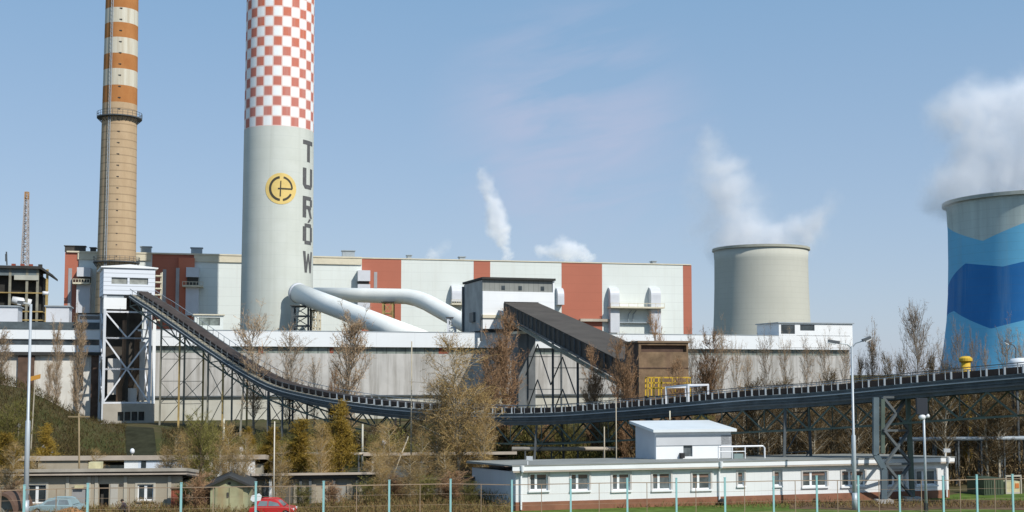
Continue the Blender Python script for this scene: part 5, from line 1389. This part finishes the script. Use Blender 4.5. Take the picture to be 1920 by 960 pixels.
# heap of soil
hp_ = MB(); c = P(132, 958, 85.2); rr_ = random.Random(9); n = 18; i0 = 0
for k in range(6):
    r = 1.5*(1-k/5.2)**.8; z = .62*(k/5)**.9
    for j in range(n):
        a = 2*math.pi*j/n; q = 1+rr_.uniform(-.18, .18); hp_.v.append(Vector((c.x+r*q*math.cos(a), c.y+r*.6*q*math.sin(a), z+rr_.uniform(-.04, .04)-.03)))
for k in range(5):
    for j in range(n):
        a = k*n+j; b = k*n+(j+1) % n; hp_.f.append((a, b, b+n, a+n))
hp_.f.append(tuple(5*n+j for j in range(n)))
tag(hp_.build('soil_heap', orange_soil, None, True), 'rust brown heap of soil in front of the beige workshop', 'soil heap')
tr_ = thing('old_tank', 'old arched brown tank shell at the bottom left corner', 'tank', P(8, 955, 84)); tr_.location.z = 0
c = P(2, 950, 84)
mb = MB(); pts = [Vector((c.x+1.05*math.cos(a), c.y, .15+1.55*math.sin(a))) for a in [math.pi*i/14 for i in range(15)]]; pin = [Vector((c.x+.85*math.cos(a), c.y, .15+1.35*math.sin(a))) for a in [math.pi*i/14 for i in reversed(range(15))]]
mb.prism(pts+pin, (0, 3, 0)); mb.build('shell', M('brown_shell', (.14, .085, .06), .85, .3, 1.), tr_)
mb = MB(); mb.prism([Vector((p.x, c.y+.6, p.z)) for p in reversed(pin)], (0, .1, 0)); mb.build('end_plate', M('grey_plate', (.24, .24, .21), .85, .2), tr_)

# ------------------------------------------------------------------ person crouching by the workshop
def person(px, d):
    c = P(px, 955, d); x, y = c.x, c.y
    o = thing('person', 'person in dark clothes crouching in front of the beige workshop', 'person', (x, y, 0))
    # joints in metres, facing left (-x)
    J = dict(pelvis=(0.10, 0, .33), belly=(.06, 0, .48), chest=(-.08, 0, .70), neck=(-.17, 0, .84), head0=(-.22, 0, .92), head1=(-.26, 0, 1.02),
             lsh=(-.09, -.18, .76), lel=(-.22, -.24, .52), lwr=(-.42, -.16, .45), rsh=(-.09, .18, .76), rel=(-.24, .23, .54), rwr=(-.43, .12, .42),
             lhip=(.08, -.12, .31), lkn=(-.30, -.18, .50), lan=(-.10, -.17, .08), lto=(-.28, -.19, .03), rhip=(.08, .12, .31), rkn=(-.27, .17, .46), ran=(-.02, .16, .08), rto=(-.2, .18, .03))
    rad_ = dict(pelvis=.15, belly=.14, chest=.16, neck=.06, head0=.085, head1=.095, lsh=.075, lel=.05, lwr=.036, rsh=.075, rel=.05, rwr=.036, lhip=.11, lkn=.075, lan=.055, lto=.04, rhip=.11, rkn=.075, ran=.055, rto=.04)
    E_ = [('pelvis', 'belly'), ('belly', 'chest'), ('chest', 'neck'), ('neck', 'head0'), ('head0', 'head1'), ('chest', 'lsh'), ('lsh', 'lel'), ('lel', 'lwr'), ('chest', 'rsh'), ('rsh', 'rel'), ('rel', 'rwr'),
          ('pelvis', 'lhip'), ('lhip', 'lkn'), ('lkn', 'lan'), ('lan', 'lto'), ('pelvis', 'rhip'), ('rhip', 'rkn'), ('rkn', 'ran'), ('ran', 'rto')]
    ks = list(J); V = [J[k] for k in ks]; R_ = [rad_[k] for k in ks]; E2 = [(ks.index(a), ks.index(b)) for a, b in E_]
    for side in ('lwr', 'rwr'):                    # four fingers and a thumb, half curled
        bx, by, bz2 = J[side]
        for f in range(5):
            ang = (f-2)*.018
            i = len(V); V.append((bx-.06, by+ang, bz2-.01-.01*(f == 4))); R_.append(.014); E2.append((ks.index(side), i))
            V.append((bx-.105+abs(f-2)*.006, by+ang*1.3, bz2-.03)); R_.append(.011); E2.append((i, i+1))
            V.append((bx-.115+abs(f-2)*.006, by+ang*1.3, bz2-.06)); R_.append(.009); E2.append((i+1, i+2))
    me = bpy.data.meshes.new('body'); me.from_pydata(V, E2, [])
    b_ = bpy.data.objects.new('body', me); COL.objects.link(b_); b_.parent = o
    sk_ = b_.modifiers.new('skin', 'SKIN')
    for v, r in zip(me.skin_vertices[0].data, R_): v.radius = (r, r)
    me.skin_vertices[0].data[0].use_root = True
    b_.modifiers.new('sub', 'SUBSURF').levels = 1; b_.modifiers['sub'].render_levels = 1
    # clothes by height and reach: skin on head and hands
    m_ = bpy.data.materials.new('person_surface'); t, bs, new, link = nodes(m_)
    tcn = new('ShaderNodeTexCoord'); sx = new('ShaderNodeSeparateXYZ'); link(tcn.outputs['Object'], sx.inputs[0])
    k_ = mathn(t, 'MAXIMUM', mathn(t, 'GREATER_THAN', sx.outputs[2], .87), mathn(t, 'LESS_THAN', sx.outputs[0], -.44))
    cl = mixc(t, mathn(t, 'GREATER_THAN', sx.outputs[2], .47), (.035, .035, .05), (.05, .035, .04))
    link(mixc(t, k_, cl, (.42, .26, .19)), bs.inputs['Base Color']); bs.inputs['Roughness'].default_value = .85
    me.materials.append(m_)
    mb = MB(); mb.ball(Vector((x-.225, y, .995)), .118, 12, 8, (1.02, .95, .9)); mb.build('hair', hair_mat, o, True)
    mb = MB()
    for s_ in (-.04, .04): mb.ball(Vector((x-.345, y+s_, .985)), .012, 6, 5)
    mb.ball(Vector((x-.36, y, .96)), .018, 6, 5); mb.ball(Vector((x-.345, y, .925)), .016, 6, 5, (.6, 1.6, .5)); mb.build('face', M('face_detail', (.3, .16, .12), .6), o)
person(235, 86)

# ------------------------------------------------------------------ trees
def rv(r): return Vector((r.uniform(-1, 1), r.uniform(-1, 1), r.uniform(-1, 1)))
TM = {}
def tree_mesh(kind, seed, h, cr, lo, elev, nl, ntw, twl, buds, bs_, env='cone', stems=1, tr=.13, droop=0, tw_w=.022):
    """trunk/limb mesh and twig/bud mesh, base at the origin"""
    r = random.Random(seed); T, C = MB(), MB()
    def envelope(f):                            # crown radius fraction by height fraction
        if env == 'cone': return .35+.65*math.sin(min(1, (1-f)*1.25)*math.pi/2) if f < 1 else .1
        if env == 'round': return math.sqrt(max(.04, 1-(2*f-1)**2))
        if env == 'col': return .55+.45*math.sin(math.pi*min(1, f*1.05))
        if env == 'pyr': return max(.08, 1.02-f)
        return 1
    for s in range(stems):
        a0 = r.uniform(0, 6.28); lean = Vector((math.cos(a0), math.sin(a0), 0))*(cr*.35*r.random() if stems > 1 else .03*h*r.random())
        hs_ = h*(1 if s == 0 else r.uniform(.65, .95)); pts = []; n = 7
        for i in range(n+1):
            f = i/n; pts.append(Vector((lean.x*f**1.3+r.uniform(-1, 1)*.012*h*f, lean.y*f**1.3+r.uniform(-1, 1)*.012*h*f, hs_*f)))
        T.tube(pts, [max(.015, tr*(1-.92*(i/n))/(1 if stems == 1 else 1.6)) for i in range(n+1)], 6, False)
        def on(f):
            k = min(n-1, int(f*n)); return pts[k].lerp(pts[k+1], f*n-k)
        for l in range(nl//stems):
            f = lo+(1-lo)*((l+r.random())/(nl//stems))
            b = on(min(.985, f)); a = r.uniform(0, 6.28); fr_ = (f-lo)/(1-lo)
            L = cr*envelope(fr_)*r.uniform(.6, 1.15)
            el = R(elev+r.uniform(-14, 14))
            if env == 'col': L = L/max(.3, math.cos(el))*.9
            d = Vector((math.cos(a)*math.cos(el), math.sin(a)*math.cos(el), math.sin(el)))
            m1 = b+d*L*.5+rv(r)*.05*L; e = b+d*L+Vector((0, 0, (.12-droop)*L))+rv(r)*.06*L
            T.tube([b, m1, e], [max(.012, tr*.32*(1-fr_*.7)), max(.01, tr*.18), .008], 4, False)
            for w_ in range(ntw):
                k = r.uniform(.12, 1); q = b.lerp(m1, k*2) if k < .5 else m1.lerp(e, k*2-1)
                td = (d*.6+rv(r)*.8+Vector((0, 0, .55-droop*2.0))).normalized(); l_ = twl*r.uniform(.5, 1.2)
                e1 = q+td*l_; sd = td.cross(rv(r)).normalized()*tw_w
                C.quad(q-sd, q+sd, e1+sd*.35, e1-sd*.35)
                for _ in range(2):
                    k2 = r.uniform(.3, .95); q2 = q.lerp(e1, k2); t2 = (td+rv(r)*.9+Vector((0, 0, -droop))).normalized(); e2 = q2+t2*l_*.55; sd2 = t2.cross(rv(r)).normalized()*tw_w*.7
                    C.tri(q2-sd2, q2+sd2, e2)
                    for _ in range(buds):
                        p = q2.lerp(e2, r.uniform(.2, 1.05))+rv(r)*.06; A = rv(r).normalized()*bs_*r.uniform(.5, 1.3); B = A.cross(rv(r)).normalized()*bs_*r.uniform(.4, .8)
                        C.quad(p-A*.5, p-B*.5, p+A*.5, p+B*.5)
    return T, C
bark_pale = M('birch_bark', (.42, .38, .30), .9, .25, 1.5); bark_brown = M('brown_bark', (.17, .12, .08), .95, .25, 1.5); bark_grey = M('grey_bark', (.24, .205, .16), .95, .25, 1.5)
LM = dict(poplar=leafmat('poplar_twigs', [(.24, .17, .105), (.37, .26, .16), (.44, .32, .20)]),
          birch=leafmat('birch_twigs', [(.25, .165, .075), (.33, .225, .10), (.38, .27, .10)]),
          rust=leafmat('rust_twigs', [(.21, .12, .065), (.34, .205, .11), (.40, .255, .15)]),
          willow=leafmat('willow_buds', [(.21, .13, .02), (.31, .205, .03), (.30, .22, .06)]),
          olive=leafmat('olive_buds', [(.085, .075, .025), (.17, .16, .045), (.21, .185, .055)]),
          wood=leafmat('wood_twigs', [(.065, .045, .025), (.13, .088, .043), (.20, .145, .07)]),  # twigs darkened to stand in for the shade inside the wood
          round=leafmat('round_twigs', [(.19, .145, .10), (.27, .20, .135), (.31, .235, .16)]))
KINDS = {
 'poplar': [('poplar', s, 10, 1.6, .10, 60, 80, 14, .7, 8, .062, 'col', 1, .12, 0, .02) for s in (1, 2)],
 'thin': [('thin', s, 10, 1.6, .15, 58, 56, 10, .75, 5, .055, 'col', 1, .09, 0, .015) for s in (21, 22)],
 'birch': [('birch', s, 10, 3.2, .14, 42, 90, 18, 1.0, 6, .06, 'round', 2, .12, .25, .016) for s in (3, 4)],
 'rust': [('rust', s, 8, 2.5, .06, 46, 110, 15, .65, 8, .062, 'round', 3, .11, 0, .02) for s in (5, 6)],
 'willow': [('willow', s, 6.5, 2.0, .04, 48, 120, 12, .6, 9, .065, 'pyr', 2, .08, .05, .018) for s in (7, 8)],
 'olive': [('olive', s, 5.5, 2.4, .06, 45, 90, 13, .6, 7, .06, 'round', 4, .09, .05, .018) for s in (9, 10)],
 'wood': [('wood', s, 9, 2.2, .25, 45, 54, 12, .9, 5, .07, 'cone', 1, .12, .0, .02) for s in (11, 12, 13)],
 'round': [('round', s, 8, 2.7, .2, 38, 84, 14, .7, 4, .05, 'round', 1, .09, .0, .013) for s in (14,)],
}
BARK = dict(thin=bark_grey, poplar=bark_grey, birch=bark_pale, rust=bark_brown, willow=bark_brown, olive=bark_brown, wood=bark_pale, round=bark_grey)
CAT = dict(thin='poplar_tree', poplar='poplar_tree', birch='birch_tree', rust='bare_tree', willow='willow_tree', olive='bushy_tree', wood='woodland_tree', round='bare_tree')
LM['thin'] = LM['poplar']
MESH = {}
for k, lst in KINDS.items():
    MESH[k] = []
    for p in lst:
        T, C = tree_mesh(*p)
        out = []
        for nm, mbx, mt in (('trunk', T, BARK[k]), ('crown', C, LM[k])):
            me = bpy.data.meshes.new(k+'_'+nm); me.from_pydata([tuple(v) for v in mbx.v], [], mbx.f); me.materials.append(mt); out.append(me)
        MESH[k].append((p[2], p[3], out))
rt = random.Random(77)
def tree(kind, px, yt, d, wpx, label, group=None, base=None, var=None):
    hm, cr, mes = MESH[kind][rt.randrange(len(MESH[kind])) if var is None else var]
    q = P(px, yt, d); g0 = gz(q.x, q.y) if base is None else base
    hh_ = max(1.0, q.z-g0); sxy = (wpx/2/F*d)/cr if wpx else hh_/hm
    o = thing(CAT[kind], label, 'tree', (q.x, q.y, g0-.1), group)
    o.scale = (sxy, sxy, hh_/hm); o.rotation_euler = (0, 0, rt.uniform(0, 6.28))
    for nm, me in zip(('trunk', 'crown'), mes):
        c = bpy.data.objects.new(nm, me); COL.objects.link(c); c.parent = o
    return o
# named trees
tree('poplar', 652, 624, 150, 84, 'tan bare poplar standing alone before the concrete hall wall', var=0)
tree('rust', 622, 706, 148, 36, 'small reddish bare tree at the foot of the lone tan poplar')
tree('rust', 946, 606, 152, 105, 'dense brown bare tree under the white transfer house', var=0)
tree('rust', 918, 680, 146, 84, 'lower brown bare tree tucked left of the dense brown one', var=1)
tree('birch', 862, 650, 104, 190, 'tall yellowish birch in front of the conveyor left of the barracks', var=0)
tree('birch', 818, 725, 106, 110, 'smaller yellowish birch close left of the tall birch', var=1)
tree('birch', 902, 752, 103, 76, 'short thin birch over the sheds at the corner of the barracks', var=1)
tree('willow', 643, 760, 112, 112, 'ochre yellow cone shaped willow before the conveyor', var=0)
tree('willow', 560, 790, 113, 120, 'broad ochre bush between the pale pole and the yellow willow', var=1)
tree('willow', 500, 805, 116, 90, 'low ochre brown bush over the end of the depot roof', var=1)
tree('willow', 612, 800, 109, 60, 'small ochre sapling leaning on the yellow willow', var=1)
tree('olive', 378, 790, 97, 96, 'olive green budding tree left of the gabled garage', var=0)
tree('olive', 402, 800, 104, 60, 'thin olive bush behind the budding tree beside the garage', var=1)
tree('thin', 478, 612, 156, 95, 'pale thin birch against the white fascia right of the chimney foot', var=0)
tree('thin', 545, 640, 155, 80, 'faint bare birch on the concrete wall below the flue pipes', var=1)
tree('thin', 590, 690, 156, 40, 'faint small poplar between the birches and the lone tan poplar', var=1)
tree('poplar', 148, 618, 168, 34, 'tall thin brown poplar left of the junction tower', var=0)
tree('poplar', 108, 634, 170, 26, 'thin brown poplar in front of the stained wing panels', var=1)
tree('poplar', 3, 640, 164, 40, 'brown poplar cut by the photo edge above the mound', var=1)
tree('poplar', 92, 690, 166, 20, 'short thin poplar at the edge of the mound', var=0)
tree('olive', 20, 762, 120, 110, 'brown olive bush on the slope behind the left street lamp', var=1)
tree('willow', 90, 800, 118, 80, 'ochre bush on the bank right of the left street lamp', var=0)
tree('willow', 20, 815, 104, 120, 'yellowish scrub tree behind the left lamp post foot', var=1)
tree('round', 1719, 603, 124, 92, 'round crowned bare tree against the sky beside the blue tower', var=0)
tree('rust', 1326, 640, 146, 100, 'rusty bare tree right of the brick house', var=1)
tree('rust', 1172, 652, 122, 90, 'rusty twiggy tree over the low end of the gallery', var=0)
tree('rust', 1235, 610, 148, 60, 'rusty tree top showing over the brick house roof', var=1)
tree('rust', 1115, 668, 140, 70, 'sparse rusty tree between the gallery legs', var=1)
tree('rust', 1268, 690, 119, 80, 'rusty bush in front of the brick house behind the yellow railing', var=0)
tree('poplar', 1636, 655, 128, 32, 'short dense poplar right of the hall end against the sky', var=0)
for i, (px, yt, wp) in enumerate(((1378, 665, 34), (1402, 682, 30), (1437, 652, 40), (1474, 660, 36), (1513, 662, 42), (1548, 655, 40), (1582, 662, 34), (1352, 642, 36), (1296, 646, 36))):
    tree('thin', px, yt, rt.uniform(136, 152), wp, 'one of the brown poplars lined up along the right half of the hall wall', 'brown poplars along the hall wall')
for i, (px, yt, wp) in enumerate(((1797, 640, 34), (1825, 652, 30), (1887, 644, 44), (1765, 668, 30), (1845, 665, 26), (1912, 660, 40))):
    tree('thin', px, yt, rt.uniform(116, 130), wp, 'one of the small brown trees sticking up over the conveyor before the blue tower', 'brown trees before the blue tower')
for i, (px, yt, wp) in enumerate(((1612, 684, 30), (1662, 680, 36), (1690, 686, 36), (1748, 682, 36))):
    tree('wood', px, yt, rt.uniform(118, 130), wp*1.2, 'one of the low bare trees under the open sky behind the conveyor', 'bare trees under the open sky')
for i in range(56):
    px = 1385+i*10.4+rt.uniform(-8, 8)
    tree('wood', px, rt.uniform(705, 775), rt.uniform(108, 134), rt.uniform(60, 110), 'pale stemmed bare tree in the brown wood behind the conveyor and barracks', 'pale stemmed trees in the wood')
for i in range(16):
    px = 940+i*27+rt.uniform(-10, 10)
    tree('olive' if i % 3 else 'rust', px, rt.uniform(768, 812), rt.uniform(126, 140), rt.uniform(60, 95), 'dark green brown shrub below the conveyor behind the barracks roof', 'shrubs below the conveyor', var=i % 2)
for i in range(12):
    px = 425+i*22+rt.uniform(-8, 8)
    tree('olive' if i % 2 else 'willow', px, rt.uniform(795, 822), rt.uniform(138, 150), rt.uniform(44, 80), 'brown green shrub on the grassy bank before the hall', 'shrubs on the bank', var=i % 2)
for i in range(10):
    px = 700+i*20+rt.uniform(-8, 8)
    tree('olive' if i % 2 else 'wood', px, rt.uniform(795, 840), rt.uniform(120, 134), rt.uniform(60, 90), 'dark scrub tree behind the store in mid yard', 'scrub behind the store', var=i % 2)

for i, (px, yt, d, wp) in enumerate(((432, 800, 100, 60), (462, 820, 98, 50), (528, 835, 91, 50), (603, 800, 99, 60), (700, 835, 97, 50), (730, 800, 101, 70), (790, 815, 98, 60), (835, 850, 95, 50), (310, 842, 99, 50), (352, 820, 97, 60), (22, 838, 87, 70), (68, 858, 96, 40), (183, 846, 98, 40), (330, 815, 99, 60), (415, 835, 92, 50), (448, 842, 90, 40), (715, 850, 92, 50), (770, 858, 91, 60))):
    tree('birch', px, yt, d, wp*1.1, 'thin budding sapling among the low sheds and garages', 'saplings among the sheds', var=i % 2)
for i, (px, yt, d, wp) in enumerate(((350, 905, 88, 60), (372, 890, 87, 70), (568, 912, 89, 60), (625, 905, 90, 60), (690, 898, 92, 70), (742, 892, 94, 80), (795, 895, 93, 80), (845, 885, 93, 90), (880, 905, 91, 50), (20, 905, 86, 60))):
    tree('rust' if i % 2 else 'olive', px, yt, d, wp, 'low brown bush against the foot of the sheds and garages', 'low bushes before the sheds', var=i % 2)

# ------------------------------------------------------------------ undergrowth (uncountable)
def thicket(name, boxes, mat, label, bl=(.25, .8), wd=.035, leafs=.10):
    r = random.Random(len(boxes)*13+5); mb = MB()
    for (x0, x1, d0, d1, h0, n) in boxes:
        for _ in range(n):
            d = r.uniform(d0, d1); px = r.uniform(x0, x1); q = P(px, 700, d); g0 = gz(q.x, q.y)
            hh_ = h0*(.35+.65*abs(math.sin(q.x*.7+d*.3)*math.sin(q.x*.23+1)))
            p = Vector((q.x, d, g0+hh_*r.random()**1.2)); t_ = (rv(r)*.7+Vector((0, 0, .9))).normalized()*r.uniform(*bl); s_ = t_.cross(rv(r)).normalized()*wd*r.uniform(.5, 1.3)
            mb.quad(p-s_, p+s_, p+t_+s_*.3, p+t_-s_*.3)
            if r.random() < .7:
                A = rv(r)*leafs; B = A.cross(rv(r)).normalized()*leafs*.7; p2 = p+t_*r.random()
                mb.quad(p2-A, p2-B, p2+A, p2+B)
    o = mb.build(name, mat); o['kind'] = 'stuff'; o['label'] = label; return o
thicket('brown_undergrowth', [(1380, 1990, 108, 124, 3.2, 16000), (1380, 1990, 122, 146, 7.0, 44000), (1180, 1400, 118, 142, 5.0, 16000)], LM['wood'], 'dense brown undergrowth filling the wood behind the barracks')
thicket('green_undergrowth', [(690, 1200, 124, 146, 3.8, 22000), (420, 700, 128, 152, 1.9, 14000)], LM['olive'], 'dark green brown undergrowth below the conveyor')
thicket('slope_scrub', [(-60, 150, 118, 160, 1.3, 14000), (130, 238, 132, 164, .35, 3000), (306, 460, 132, 160, .6, 6000)], leafmat('scrub_twigs', [(.06, .042, .02), (.10, .072, .03), (.115, .105, .035)]), 'low scrub on the grassy bank and mound', leafs=.07)
thicket('dry_weeds', [(-20, 960, 84, 88.5, .75, 9000), (1000, 1990, 90, 94, .2, 3500), (640, 960, 86, 98, 1.1, 5000)], leafmat('weed_stalks', [(.16, .10, .045), (.24, .16, .075), (.20, .18, .06), (.22, .11, .05)]), 'dry weeds along the foot of the fence and sheds', (.15, .5), .02, .05)
